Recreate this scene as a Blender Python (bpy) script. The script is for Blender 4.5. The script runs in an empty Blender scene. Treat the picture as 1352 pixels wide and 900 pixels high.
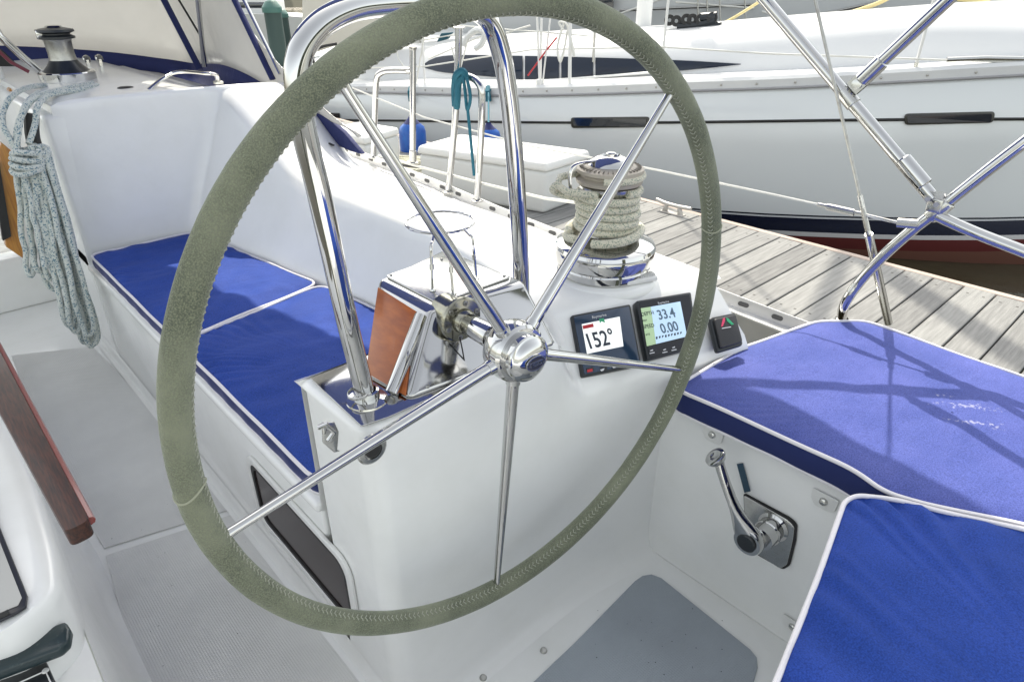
import bpy, bmesh, math, random
from mathutils import Vector, Matrix, noise
random.seed(7)
R = math.radians
C = bpy.context.scene.collection
V = Vector
# ------------------------------------------------------------------ camera
W, HH, F = 1352, 900, 871.0
CAMZ, PITCH, YAW = 1.30, R(28.6), R(42.811)
scn = bpy.context.scene
cd = bpy.data.cameras.new('camera'); cam = bpy.data.objects.new('camera', cd); C.objects.link(cam)
cam.location = (0, 0, CAMZ); cam.rotation_euler = (R(90) - PITCH, 0, -YAW)
cd.sensor_width = 36; cd.lens = F / W * 36; cd.clip_start = .02; cd.clip_end = 3000
scn.camera = cam
CF = V((math.sin(YAW) * math.cos(PITCH), math.cos(YAW) * math.cos(PITCH), -math.sin(PITCH)))
CR = V((math.cos(YAW), -math.sin(YAW), 0)); CU = CR.cross(CF)
O = V((0, 0, CAMZ))
def ray(px, py): return CF * F + CR * (px - W / 2) - CU * (py - HH / 2)
def at(px, py, x=None, y=None, z=None):
    """real-world point of a photographed feature on the known surface x=, y= or z="""
    d = ray(px, py)
    t = (x / d.x) if x is not None else (y / d.y) if y is not None else ((z - CAMZ) / d.z)
    return O + d * t
def hit(px, py, f):
    """where the sight line meets a vertical surface X = f(Y)"""
    d = ray(px, py).normalized(); a = .3
    g = lambda t: (O + d * t).x - f((O + d * t).y)
    while g(a) < 0 and a < 60: a += .1
    lo, hi = a - .1, a
    for _ in range(30):
        m = (lo + hi) / 2
        if g(m) < 0: lo = m
        else: hi = m
    return O + d * hi
def proj(p):
    p = V(p) - O; z = p.dot(CF)
    return W / 2 + F * p.dot(CR) / z, HH / 2 - F * p.dot(CU) / z
def lerp(a, b, t): return a + (b - a) * t
def sstep(a, b, x):
    t = max(0, min(1, (x - a) / (b - a))); return t * t * (3 - 2 * t)
def interp(tab):
    tab = sorted(tab)
    def f(x):
        if x <= tab[0][0]:
            (a, fa), (b, fb) = tab[0], tab[1]; return fa + (fb - fa) * (x - a) / (b - a)
        if x >= tab[-1][0]:
            (a, fa), (b, fb) = tab[-2], tab[-1]; return fb + (fb - fa) * (x - b) / (b - a)
        for i in range(len(tab) - 1):
            if tab[i][0] <= x <= tab[i + 1][0]:
                x0, y0 = tab[i]; x1, y1 = tab[i + 1]; h = x1 - x0; t = (x - x0) / h
                def sl(j):
                    a = tab[max(j - 1, 0)]; b = tab[min(j + 1, len(tab) - 1)]
                    return (b[1] - a[1]) / (b[0] - a[0])
                m0, m1 = sl(i) * h, sl(i + 1) * h
                return (2*t**3-3*t*t+1)*y0 + (t**3-2*t*t+t)*m0 + (-2*t**3+3*t*t)*y1 + (t**3-t*t)*m1
    return f
def catmull(pts, n=8, closed=False):
    pts = [V(p) for p in pts]; out = []; N = len(pts)
    rng = range(N) if closed else range(N - 1)
    for i in rng:
        if closed: p0, p1, p2, p3 = pts[i - 1], pts[i], pts[(i + 1) % N], pts[(i + 2) % N]
        else: p0, p1, p2, p3 = pts[max(i - 1, 0)], pts[i], pts[i + 1], pts[min(i + 2, N - 1)]
        for k in range(n):
            t = k / n
            out.append(.5 * ((2 * p1) + (p2 - p0) * t + (2*p0 - 5*p1 + 4*p2 - p3) * t*t + (3*p1 - p0 - 3*p2 + p3) * t**3))
    if not closed: out.append(pts[-1])
    return out
# ------------------------------------------------------------------ mesh builder
class MB:
    def __init__(s): s.bm = bmesh.new()
    def poly(s, pts):
        vs = [s.bm.verts.new(V(p)) for p in pts]
        return s.bm.faces.new(vs)
    def box(s, c, sz, m=None):
        m = m or Matrix.Identity(3); c = V(c); v = []
        for x in (-.5, .5):
            for y in (-.5, .5):
                for z in (-.5, .5): v.append(s.bm.verts.new(c + m @ V((x*sz[0], y*sz[1], z*sz[2]))))
        for f in ((0,1,3,2),(4,6,7,5),(0,4,5,1),(2,3,7,6),(0,2,6,4),(1,5,7,3)): s.bm.faces.new([v[i] for i in f])
        return s
    def prism(s, pts, vec):
        vec = V(vec); a = [s.bm.verts.new(V(p)) for p in pts]; b = [s.bm.verts.new(V(p) + vec) for p in pts]
        s.bm.faces.new(a[::-1]); s.bm.faces.new(b); n = len(a)
        for i in range(n): s.bm.faces.new((a[i], a[(i+1) % n], b[(i+1) % n], b[i]))
        return s
    def hexa(s, bot, top):
        a = [s.bm.verts.new(V(p)) for p in bot]; b = [s.bm.verts.new(V(p)) for p in top]
        s.bm.faces.new(a[::-1]); s.bm.faces.new(b); n = len(a)
        for i in range(n): s.bm.faces.new((a[i], a[(i+1) % n], b[(i+1) % n], b[i]))
        return s
    def tube(s, pts, r, seg=12, closed=False, flat=1.0):
        pts = [V(p) for p in pts]; n = len(pts)
        rs = r if isinstance(r, (list, tuple)) else [r] * n
        T = []
        for i in range(n):
            if closed: t = pts[(i+1) % n] - pts[i-1]
            else: t = pts[min(i+1, n-1)] - pts[max(i-1, 0)]
            T.append(t.normalized())
        up = V((0, 0, 1)) if abs(T[0].z) < .9 else V((1, 0, 0))
        N = (up - T[0] * up.dot(T[0])).normalized(); rings = []
        for i in range(n):
            N = (N - T[i] * N.dot(T[i])).normalized(); B = T[i].cross(N)
            rings.append([s.bm.verts.new(pts[i] + (N * math.cos(a) * flat + B * math.sin(a)) * rs[i])
                          for a in [2 * math.pi * k / seg for k in range(seg)]])
        for i in range(n if closed else n - 1):
            A, Bq = rings[i], rings[(i+1) % n]; off = 0
            if closed and i == n - 1:
                off = min(range(seg), key=lambda o: (A[0].co - Bq[o].co).length)
            for k in range(seg):
                s.bm.faces.new((A[k], A[(k+1) % seg], Bq[(k+1+off) % seg], Bq[(k+off) % seg]))
        if not closed:
            s.bm.faces.new(rings[0][::-1]); s.bm.faces.new(rings[-1])
        return s
    def cyl(s, a, b, r, seg=16): return s.tube([a, b], r, seg)
    def lathe(s, prof, o, ax, seg=40):
        o = V(o); ax = V(ax).normalized()
        up = V((0, 0, 1)) if abs(ax.z) < .9 else V((1, 0, 0))
        N = (up - ax * up.dot(ax)).normalized(); B = ax.cross(N); rings = []
        for (r, h) in prof:
            if r < 1e-6: rings.append([s.bm.verts.new(o + ax * h)])
            else: rings.append([s.bm.verts.new(o + ax * h + (N * math.cos(a) + B * math.sin(a)) * r)
                                for a in [2 * math.pi * k / seg for k in range(seg)]])
        for A, D in zip(rings, rings[1:]):
            for k in range(seg):
                j = (k+1) % seg
                if len(A) == 1 and len(D) == 1: continue
                if len(A) == 1: s.bm.faces.new((A[0], D[j], D[k]))
                elif len(D) == 1: s.bm.faces.new((A[k], A[j], D[0]))
                else: s.bm.faces.new((A[k], A[j], D[j], D[k]))
        return s
    def grid(s, rows, closed=False):
        g = [[s.bm.verts.new(V(p)) for p in r] for r in rows]
        for A, B in zip(g, g[1:]):
            m = len(A)
            for k in range(m if closed else m - 1): s.bm.faces.new((A[k], A[(k+1) % m], B[(k+1) % m], B[k]))
        return g
def wloc(o):
    l = V((0, 0, 0))
    while o: l += o.location; o = o.parent
    return l
def tag(o, label=None, cat=None, group=None, kind=None):
    if label: o['label'] = label
    if cat: o['category'] = cat
    if group: o['group'] = group
    if kind: o['kind'] = kind
    return o
def thing(name, label, cat, loc, group=None):
    o = bpy.data.objects.new(name, None); C.objects.link(o); o.location = loc; o.empty_display_size = .05
    return tag(o, label, cat, group)
def obj(name, mb, mat, parent=None, bevel=0, seg=2, smooth=True, ang=35, base=None, label=None, cat=None, group=None, kind=None, sub=0, solid=0):
    bm = mb.bm if isinstance(mb, MB) else mb
    bmesh.ops.remove_doubles(bm, verts=bm.verts, dist=1e-6)
    bmesh.ops.recalc_face_normals(bm, faces=bm.faces)
    if parent: off = wloc(parent)
    elif base is not None: off = V(base)
    else:
        xs = [v.co for v in bm.verts]
        off = V(((min(c.x for c in xs)+max(c.x for c in xs))/2, (min(c.y for c in xs)+max(c.y for c in xs))/2, min(c.z for c in xs)))
    for v in bm.verts: v.co -= off
    me = bpy.data.meshes.new(name); bm.to_mesh(me); bm.free()
    me.materials.append(mat)
    if smooth:
        for p in me.polygons: p.use_smooth = True
    o = bpy.data.objects.new(name, me); C.objects.link(o)
    if parent: o.parent = parent
    else: o.location = off
    if solid:
        m = o.modifiers.new('s', 'SOLIDIFY'); m.thickness = solid
    if bevel:
        m = o.modifiers.new('b', 'BEVEL'); m.width = bevel; m.segments = seg; m.limit_method = 'ANGLE'; m.angle_limit = R(30)
        m.harden_normals = False
    if sub:
        m = o.modifiers.new('u', 'SUBSURF'); m.levels = m.render_levels = sub
    if smooth:
        me.set_sharp_from_angle(angle=R(ang)) if hasattr(me, 'set_sharp_from_angle') and not bevel else None
    tag(o, label, cat, group, kind)
    return o
def copy_tree(o, delta, label=None, parent=None):
    c = o.copy(); C.objects.link(c)
    if parent: c.parent = parent
    else: c.location = o.location + V(delta)
    if label: c['label'] = label
    for ch in list(o.children): copy_tree(ch, delta, None, c)
    return c
def text(name, s, size, o, xdir, ydir, mat, parent, ext=.0004, align='LEFT', sx=1.0, bold=0):
    cu = bpy.data.curves.new(name, 'FONT'); cu.offset = bold; cu.body = s; cu.size = size; cu.extrude = ext; cu.align_x = align; cu.resolution_u = 3
    t = bpy.data.objects.new('t', cu); C.objects.link(t)
    dg = bpy.context.evaluated_depsgraph_get(); me = bpy.data.meshes.new_from_object(t.evaluated_get(dg))
    C.objects.unlink(t)
    bm = bmesh.new(); bm.from_mesh(me)
    xd = V(xdir).normalized(); yd = V(ydir); yd = (yd - xd * yd.dot(xd)).normalized(); zd = xd.cross(yd)
    for v in bm.verts: v.co = V(o) + xd * v.co.x * sx + yd * v.co.y + zd * v.co.z
    return obj(name, bm, mat, parent, smooth=False)
# ------------------------------------------------------------------ materials
def M(name, col, rough=.5, metal=0, coat=0, sheen=0, sheencol=None, spec=.5, emit=0, alpha=1, bump=None, mott=None, coatr=.1):
    m = bpy.data.materials.new(name); m.use_nodes = True; nt = m.node_tree; b = nt.nodes['Principled BSDF']
    b.inputs['Base Color'].default_value = (*col, 1); b.inputs['Roughness'].default_value = rough
    b.inputs['Metallic'].default_value = metal; b.inputs['Coat Weight'].default_value = coat; b.inputs['Coat Roughness'].default_value = coatr
    b.inputs['Sheen Weight'].default_value = sheen; b.inputs['Specular IOR Level'].default_value = spec
    b.inputs['Alpha'].default_value = alpha
    if sheencol: b.inputs['Sheen Tint'].default_value = (*sheencol, 1); b.inputs['Sheen Roughness'].default_value = .4
    if emit: b.inputs['Emission Color'].default_value = (*col, 1); b.inputs['Emission Strength'].default_value = emit
    tc = nt.nodes.new('ShaderNodeTexCoord')
    def nz(scale, det=4, vec=(1, 1, 1), rgh=.6):
        mp = nt.nodes.new('ShaderNodeMapping'); mp.inputs['Scale'].default_value = vec; nt.links.new(tc.outputs['Object'], mp.inputs[0])
        n = nt.nodes.new('ShaderNodeTexNoise'); n.inputs['Scale'].default_value = scale; n.inputs['Detail'].default_value = det
        n.inputs['Roughness'].default_value = rgh; nt.links.new(mp.outputs[0], n.inputs[0]); return n
    if mott:   # (scale, colour2, low, high[, vec])
        n = nz(mott[0], 5, mott[4] if len(mott) > 4 else (1, 1, 1))
        r = nt.nodes.new('ShaderNodeMapRange'); r.inputs[1].default_value = mott[2]; r.inputs[2].default_value = mott[3]
        nt.links.new(n.outputs[0], r.inputs[0])
        mx = nt.nodes.new('ShaderNodeMix'); mx.data_type = 'RGBA'; nt.links.new(r.outputs[0], mx.inputs[0])
        mx.inputs[6].default_value = (*col, 1); mx.inputs[7].default_value = (*mott[1], 1)
        nt.links.new(mx.outputs[2], b.inputs['Base Color']); m['mix'] = mx.name
    if bump:   # list of (scale, strength, distance[, vec])
        prev = None
        for q in bump:
            n = nz(q[0], 3, q[3] if len(q) > 3 else (1, 1, 1)); bp = nt.nodes.new('ShaderNodeBump')
            bp.inputs['Strength'].default_value = q[1]; bp.inputs['Distance'].default_value = q[2]
            nt.links.new(n.outputs[0], bp.inputs['Height'])
            if prev: nt.links.new(prev.outputs[0], bp.inputs['Normal'])
            prev = bp
        nt.links.new(prev.outputs[0], b.inputs['Normal'])
    return m
gel = M('gelcoat', (.83, .835, .82), .22, coat=.25, bump=[(9, .12, .01), (260, .05, .0006)], mott=(5, (.78, .785, .76), .45, .75))
gel2 = M('gelcoat_dull', (.66, .67, .66), .4, bump=[(4, .1, .02)], mott=(2, (.62, .63, .62), .4, .8))
chrome = M('chrome', (.56, .56, .555), .05, 1, bump=[(30, .02, .002)])
chrome2 = M('satin_steel', (.56, .56, .54), .22, 1, mott=(90, (.5, .49, .46), .5, .75), bump=[(200, .08, .0004)])
mirror = M('mirror_steel', (.50, .50, .50), .10, 1, bump=[(10, .06, .004)])
blk = M('black_plastic', (.018, .022, .026), .32, mott=(300, (.05, .055, .06), .6, .8))
rubber = M('black_rubber', (.02, .02, .02), .6)
navyc = M('navy_canvas', (.012, .02, .10), .8, sheen=.15, sheencol=(.5, .5, .9), bump=[(30, .3, .01), (900, .2, .0006)])
whitepl = M('white_plastic', (.74, .74, .72), .4)
bronze = M('brassy_steel', (.34, .33, .27), .16, 1, mott=(40, (.22, .22, .19), .4, .7))
steeld = M('weathered_steel', (.42, .42, .40), .35, 1, mott=(60, (.32, .31, .29), .45, .7))
def fabric(nm='blue_canvas', c1=(.022, .052, .25), c2=(.032, .068, .31)):
    m = M(nm, c1, .7, spec=.12, sheen=0, sheencol=(1.0, .72, .80), bump=[(6, .35, .012, (1, 3, 1)), (380, .5, .0008)],
          mott=(7, c2, .4, .75))
    nt = m.node_tree; bs = nt.nodes['Principled BSDF']; mx = nt.nodes[m['mix']]
    tc = nt.nodes.new('ShaderNodeTexCoord'); n = nt.nodes.new('ShaderNodeTexNoise'); n.inputs['Scale'].default_value = 420; n.inputs['Detail'].default_value = 4
    nt.links.new(tc.outputs['Object'], n.inputs[0]); hs = nt.nodes.new('ShaderNodeHueSaturation')
    r = nt.nodes.new('ShaderNodeMapRange'); r.inputs[1].default_value = .3; r.inputs[2].default_value = .7; r.inputs[3].default_value = .72; r.inputs[4].default_value = 1.32; nt.links.new(n.outputs[0], r.inputs[0])
    nt.links.new(r.outputs[0], hs.inputs['Value']); nt.links.new(mx.outputs[2], hs.inputs['Color']); last = hs.outputs[0]
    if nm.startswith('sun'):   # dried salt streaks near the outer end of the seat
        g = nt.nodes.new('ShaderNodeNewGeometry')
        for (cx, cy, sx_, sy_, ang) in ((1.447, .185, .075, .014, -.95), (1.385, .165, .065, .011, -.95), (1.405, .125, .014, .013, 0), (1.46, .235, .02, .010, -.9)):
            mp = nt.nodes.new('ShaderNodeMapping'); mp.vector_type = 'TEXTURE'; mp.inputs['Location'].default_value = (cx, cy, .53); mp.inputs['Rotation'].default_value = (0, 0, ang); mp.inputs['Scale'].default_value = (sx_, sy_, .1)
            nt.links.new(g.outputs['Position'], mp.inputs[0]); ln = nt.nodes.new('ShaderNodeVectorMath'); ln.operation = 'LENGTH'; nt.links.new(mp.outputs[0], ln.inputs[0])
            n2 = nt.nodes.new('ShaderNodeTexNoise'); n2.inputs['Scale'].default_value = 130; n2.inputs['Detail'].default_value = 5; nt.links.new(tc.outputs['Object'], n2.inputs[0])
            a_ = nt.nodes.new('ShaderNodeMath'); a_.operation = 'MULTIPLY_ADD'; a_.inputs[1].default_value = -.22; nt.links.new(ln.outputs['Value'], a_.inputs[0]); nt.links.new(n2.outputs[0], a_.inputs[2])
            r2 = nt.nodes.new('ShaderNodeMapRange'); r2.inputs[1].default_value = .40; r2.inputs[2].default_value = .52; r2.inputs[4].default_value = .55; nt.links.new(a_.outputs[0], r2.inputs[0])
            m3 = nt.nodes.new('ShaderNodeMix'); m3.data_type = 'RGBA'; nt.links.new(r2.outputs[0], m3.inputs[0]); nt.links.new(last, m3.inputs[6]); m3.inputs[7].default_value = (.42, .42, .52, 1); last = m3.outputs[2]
    nt.links.new(last, bs.inputs['Base Color']); return m
blue = fabric(c1=(.014, .046, .235), c2=(.022, .060, .30)); sunlit_tint = fabric('sunlit_tint_canvas', (.062, .084, .28), (.086, .106, .33)); benchf = fabric('bench_canvas', (.022, .056, .26), (.032, .072, .32))  # sunlit lavender, in-between bench and deep shade tones put into the base colours
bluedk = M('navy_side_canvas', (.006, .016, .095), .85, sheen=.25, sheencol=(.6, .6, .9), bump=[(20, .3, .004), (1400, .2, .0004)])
piping = M('white_piping', (.72, .70, .72), .6, bump=[(700, .3, .0005)])
wood = M('varnished_teak', (.46, .12, .016), .3, coat=.25, mott=(6, (.26, .055, .010), .35, .7, (2, 2, 9)), bump=[(60, .06, .0006, (1, 1, 8))])
teak = M('brown_teak', (.075, .024, .013), .5, coat=.08, mott=(10, (.022, .009, .007), .38, .62, (28, 2, 22)), bump=[(40, .3, .0012, (12, 1, 12))])
teaky = M('honey_teak', (.52, .24, .045), .35, coat=.5, mott=(6, (.34, .13, .03), .4, .7, (20, 20, 1.5)))
red = M('red_plastic', (.5, .02, .03), .4)
green = M('green_plastic', (.02, .35, .16), .4)
redw = M('red_varnish_edge', (.22, .03, .025), .3, coat=.5)
def leather():
    m = M('green_suede', (.090, .101, .074), .93, sheen=.35, sheencol=(.75, .8, .70), bump=[(38, .7, .005), (260, .7, .0016), (1100, .5, .0007)],
          mott=(8, (.215, .228, .165), .40, .68))
    nt = m.node_tree; b = nt.nodes['Principled BSDF']; mx = nt.nodes[m['mix']]
    tc = nt.nodes.new('ShaderNodeTexCoord'); n = nt.nodes.new('ShaderNodeTexNoise'); n.inputs['Scale'].default_value = 620; n.inputs['Detail'].default_value = 6
    nt.links.new(tc.outputs['Object'], n.inputs[0])
    r = nt.nodes.new('ShaderNodeMapRange'); r.inputs[1].default_value = .4; r.inputs[2].default_value = .72; nt.links.new(n.outputs[0], r.inputs[0])
    m2 = nt.nodes.new('ShaderNodeMix'); m2.data_type = 'RGBA'; nt.links.new(r.outputs[0], m2.inputs[0])
    nt.links.new(mx.outputs[2], m2.inputs[6]); m2.inputs[7].default_value = (.235, .255, .165, 1)
    nt.links.new(m2.outputs[2], b.inputs['Base Color']); return m
suede = leather()
def ropemat(name, base, fleck, dens=.60, sc=150):
    m = M(name, base, .85, sheen=.3, bump=[(420, .8, .0012)])
    nt = m.node_tree; b = nt.nodes['Principled BSDF']; tc = nt.nodes.new('ShaderNodeTexCoord')
    v = nt.nodes.new('ShaderNodeTexVoronoi'); v.inputs['Scale'].default_value = sc; nt.links.new(tc.outputs['Object'], v.inputs[0])
    s = nt.nodes.new('ShaderNodeSeparateColor'); nt.links.new(v.outputs['Color'], s.inputs[0])
    g = nt.nodes.new('ShaderNodeMath'); g.operation = 'GREATER_THAN'; g.inputs[1].default_value = dens; nt.links.new(s.outputs[0], g.inputs[0])
    mx = nt.nodes.new('ShaderNodeMix'); mx.data_type = 'RGBA'; nt.links.new(g.outputs[0], mx.inputs[0])
    mx.inputs[6].default_value = (*base, 1); mx.inputs[7].default_value = (*fleck, 1); nt.links.new(mx.outputs[2], b.inputs['Base Color'])
    return m
rope_b = ropemat('teal_fleck_rope', (.56, .59, .55), (.14, .23, .27), .76, 300)
rope_w = ropemat('grey_fleck_rope', (.62, .59, .47), (.28, .32, .25), .72, 420)
rope_y = M('yellow_line', (.72, .60, .30), .8)
rope_t = M('teal_line', (.015, .12, .17), .85, bump=[(400, .8, .001)])
rope_p = M('white_line', (.70, .70, .66), .85, bump=[(400, .6, .001)])
fend = M('blue_fender', (.006, .07, .36), .35, mott=(12, (.01, .12, .45), .4, .7))
# non-skid floor
def nonskid(name, col):
    m = M(name, col, .7, mott=(3, tuple(c * 1.18 for c in col), .35, .7))
    nt = m.node_tree; b = nt.nodes['Principled BSDF']; tc = nt.nodes.new('ShaderNodeTexCoord')
    bk = nt.nodes.new('ShaderNodeTexVoronoi'); bk.inputs['Scale'].default_value = 190; bk.inputs['Randomness'].default_value = 0
    nt.links.new(tc.outputs['Object'], bk.inputs[0]); bp = nt.nodes.new('ShaderNodeBump'); bp.inputs['Strength'].default_value = .55; bp.inputs['Distance'].default_value = .002
    nt.links.new(bk.outputs['Distance'], bp.inputs['Height']); nt.links.new(bp.outputs[0], b.inputs['Normal']); return m
skid = nonskid('grey_nonskid', (.60, .60, .585))
skid2 = nonskid('blue_grey_nonskid', (.30, .335, .37))
# planks
def plank():
    m = M('weathered_plank', (.40, .38, .35), .85, bump=[(14, .5, .004, (.6, 14, 1)), (120, .3, .001, (.3, 8, 1))])
    nt = m.node_tree; b = nt.nodes['Principled BSDF']
    g = nt.nodes.new('ShaderNodeNewGeometry'); tc = nt.nodes.new('ShaderNodeTexCoord')
    mp = nt.nodes.new('ShaderNodeMapping'); mp.inputs['Scale'].default_value = (1.2, 16, 1); nt.links.new(tc.outputs['Object'], mp.inputs[0])
    n = nt.nodes.new('ShaderNodeTexNoise'); n.inputs['Scale'].default_value = 4; n.inputs['Detail'].default_value = 8; nt.links.new(mp.outputs[0], n.inputs[0])
    a = nt.nodes.new('ShaderNodeMath'); a.operation = 'MULTIPLY_ADD'; a.inputs[1].default_value = .35; nt.links.new(g.outputs['Random Per Island'], a.inputs[0]); nt.links.new(n.outputs[0], a.inputs[2])
    r = nt.nodes.new('ShaderNodeMapRange'); r.inputs[1].default_value = .3; r.inputs[2].default_value = 1.0; nt.links.new(a.outputs[0], r.inputs[0])
    mx = nt.nodes.new('ShaderNodeMix'); mx.data_type = 'RGBA'; nt.links.new(r.outputs[0], mx.inputs[0])
    mx.inputs[6].default_value = (.115, .115, .115, 1); mx.inputs[7].default_value = (.28, .28, .272, 1)
    def mt(op, a_, b_, c_=None):
        q = nt.nodes.new('ShaderNodeMath'); q.operation = op
        for i_, v_ in enumerate((a_, b_, c_)):
            if v_ is None: continue
            if isinstance(v_, (int, float)): q.inputs[i_].default_value = v_
            else: nt.links.new(v_, q.inputs[i_])
        return q.outputs[0]
    sp = nt.nodes.new('ShaderNodeSeparateXYZ'); nt.links.new(g.outputs['Position'], sp.inputs[0])
    fy = mt('MODULO', mt('ADD', sp.outputs[1], 6.0), .146)
    oy = mt('MAXIMUM', mt('COMPARE', fy, .034, .006), mt('COMPARE', fy, .106, .006))
    ox = mt('MAXIMUM', mt('COMPARE', sp.outputs[0], 3.80, .007), mt('COMPARE', sp.outputs[0], 2.98, .007))
    k_ = mt('MULTIPLY', ox, oy); k_ = mt('MULTIPLY', k_, .75)
    m4 = nt.nodes.new('ShaderNodeMix'); m4.data_type = 'RGBA'; nt.links.new(k_, m4.inputs[0]); nt.links.new(mx.outputs[2], m4.inputs[6]); m4.inputs[7].default_value = (.035, .03, .028, 1)
    nt.links.new(m4.outputs[2], b.inputs['Base Color']); return m
plankm = plank()
dockside = M('dock_side', (.14, .11, .09), .9, mott=(6, (.07, .05, .04), .4, .7))
waterm = M('harbour_water', (.045, .040, .022), .06, spec=.5, bump=[(1.2, .5, .05), (6, .35, .015)])
dkglass = M('dark_glass', (.012, .018, .028), .05, spec=.8, coat=.5)
def vinyl():
    m = M('clear_vinyl', (.62, .62, .61), .18, spec=.6, bump=[(2.2, .5, .04), (9, .2, .01)], mott=(2.4, (.46, .47, .47), .38, .68), alpha=.93)
    nt = m.node_tree; bs = nt.nodes['Principled BSDF']; out = nt.nodes['Material Output']; tr_n = nt.nodes.new('ShaderNodeBsdfTranslucent'); tr_n.inputs[0].default_value = (.58, .58, .57, 1)
    ms_ = nt.nodes.new('ShaderNodeMixShader'); ms_.inputs[0].default_value = .5; nt.links.new(bs.outputs[0], ms_.inputs[1]); nt.links.new(tr_n.outputs[0], ms_.inputs[2]); nt.links.new(ms_.outputs[0], out.inputs[0]); return m
vin = vinyl()

# ================================================================== SETTING
b = MB(); b.poly([(-400, -400, -.76), (600, -400, -.76), (600, 900, -.76), (-400, 900, -.76)])
obj('water', b, waterm, smooth=False, kind='structure', base=(0, 0, -.76))
# dock
b = MB(); y = -6.0; i = 0
while y < 26:
    w = .146; j = random.uniform(-.0015, .0015); e = random.uniform(-.008, .008)
    b.box(((2.05 + 3.9) / 2 + e, y + w / 2, -.12 + j), (1.83, w - .008, .04), Matrix.Rotation(random.uniform(-.0015, .0015), 3, 'Z')); y += w
dk = obj('dock', b, plankm, smooth=False, bevel=.003, seg=1, kind='structure', base=(3, 0, -.1))
b = MB(); b.box((3.875, 10, -.24), (.05, 32, .20)); b.box((2.075, 10, -.24), (.05, 32, .20)); b.box((3, 10, -.25), (.2, 32, .19))
for k in range(8): b.box((2.97, -5 + 4.2 * k, -.47), (1.5, 1.9, .42))
obj('dock_frame', b, dockside, dk, bevel=.005)
b = MB(); b.box((3.935, 10, -.135), (.05, 32, .06))
obj('dock_edge_strip', b, M('pale_edge_timber', (.46, .38, .33), .8, mott=(3, (.35, .28, .24), .4, .7)), dk, bevel=.006)
# cockpit floor
b = MB(); b.box((.2, 1.3, -.04), (1.9, 4.6, .08))
fl = obj('cockpit_floor', b, gel, smooth=False, kind='structure', base=(0, 0, 0))
# non-skid panels a few mm proud of the white moulding
b = MB()
b.prism([(.085, 3.0, .001), (.34, 2.86, .001), (.372, 2.3, .001), (.365, 1.56, .001), (.07, 1.64, .001), (.05, 2.2, .001)], (0, 0, .004))
b.prism([(.368, 1.535, .001), (.368, .35, .001), (.045, .35, .001), (.0, .9, .001), (.022, 1.2, .001), (.066, 1.61, .001)], (0, 0, .004))
obj('nonskid_panel', b, skid, fl, bevel=.002, smooth=False)
m_ = [at(700, 905, z=0), at(760, 848, z=0), at(838, 768, z=0), at(848, 761, z=0), at(860, 759, z=0), at(873, 764, z=0), at(990, 858, z=0), at(999, 869, z=0), at(1000, 882, z=0), at(992, 912, z=0)]
b = MB(); b.prism([V((p.x, p.y, .001)) for p in m_] + [V((.95, .02, .001)), V((.55, .05, .001)), V((.45, .45, .001)), V((.53, .62, .001))], (0, 0, .004))
obj('helm_nonskid_panel', b, skid2, fl, bevel=.002, smooth=False)
b = MB()
for k in range(46):   # small screw holes and grit marks pressed in the panels
    px, py = random.choice([(random.uniform(140, 330), random.uniform(640, 880)), (random.uniform(780, 960), random.uniform(800, 890))])
    p = at(px, py, z=.006); b.lathe([(0, .0004), (random.uniform(.0006, .0014), 0)], p, (0, 0, 1), 6)
obj('grit', b, rubber, fl)

# ================================================================== OWN YACHT
yacht = thing('sailing_yacht', 'white sailing yacht whose cockpit surrounds the steering wheel', 'yacht', (0, 0, -.6))
# --- coaming (sculpted side of the cockpit with seat top, back and side deck)
toeX = interp([(-1.5, 1.60), (.2, 1.67), (.65, 1.65), (1.1, 1.61), (1.6, 1.57), (2.3, 1.56), (3.2, 1.52), (5, 1.38), (7, 1.0)])
toeZ = interp([(-1.5, .47), (.2, .475), (.65, .49), (1.1, .525), (1.6, .555), (2.3, .60), (3.2, .64), (5, .72), (7, .8)])
inX = interp([(.7, .93), (1.55, .885), (2.57, .745), (2.6, .74)])
def prof(y):
    w = sstep(2.585, 2.625, y)            # forward end wall
    up = sstep(2.02, 2.62, y)
    xb = lerp(inX(min(y, 2.6)), .385, w)
    zt = lerp(.715, .955, up ** 1.3) - .02 * sstep(1.25, .9, y)
    xt = lerp(.985, .955, up); xt = lerp(xt, .42, w)
    P = [(xb, .40), (xb, .44), (lerp(xb, xt, .12), lerp(.44, zt, .12)), (lerp(xb, xt, .35) , lerp(.44, zt, .36)), (lerp(xb, xt, .62), lerp(.44, zt, .62)),
         (lerp(xb, xt, .82), lerp(.44, zt, .84)), (lerp(xb, xt, .93), lerp(.44, zt, .945)), (xt, lerp(.44, zt, .985)), (xt + .022, zt), (xt + .06, zt + .006)]
    xo = lerp(1.20, 1.17, w); n = 6
    for k in range(1, n + 1): P.append((lerp(xt + .06, xo, k / n), zt + .006 + .006 * math.sin(math.pi * k / n) - .085 * w * sstep(.45, 1, k / n)))
    tz = toeZ(y) - .03; tx = toeX(y)
    zt -= .085 * w
    P += [(xo + .035, zt - .015), (xo + .07, lerp(zt, tz, .35)), (xo + .10, lerp(zt, tz, .8)), (xo + .14, tz + .008), (lerp(xo + .14, tx, .4), tz + .004), (tx - .02, tz), (tx + .01, tz)]
    return P
ys = [.98 + .03 * k for k in range(53)] + [2.555, 2.57, 2.58, 2.588, 2.594, 2.6, 2.606, 2.612, 2.618, 2.626, 2.64] + [2.7 + .1 * k for k in range(36)]
def coam_pt(x, y, z, k=9):
    # shallow moulded hollow inboard of the primary winch
    d = ((x - 1.0) / .09) ** 2 + ((y - 1.10) / .16) ** 2
    if z > .6: z -= .022 * math.exp(-d)
    return V((x, y, z))
rows = []
for y in ys: rows.append([coam_pt(x, y, z) for x, z in prof(y)])
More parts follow.
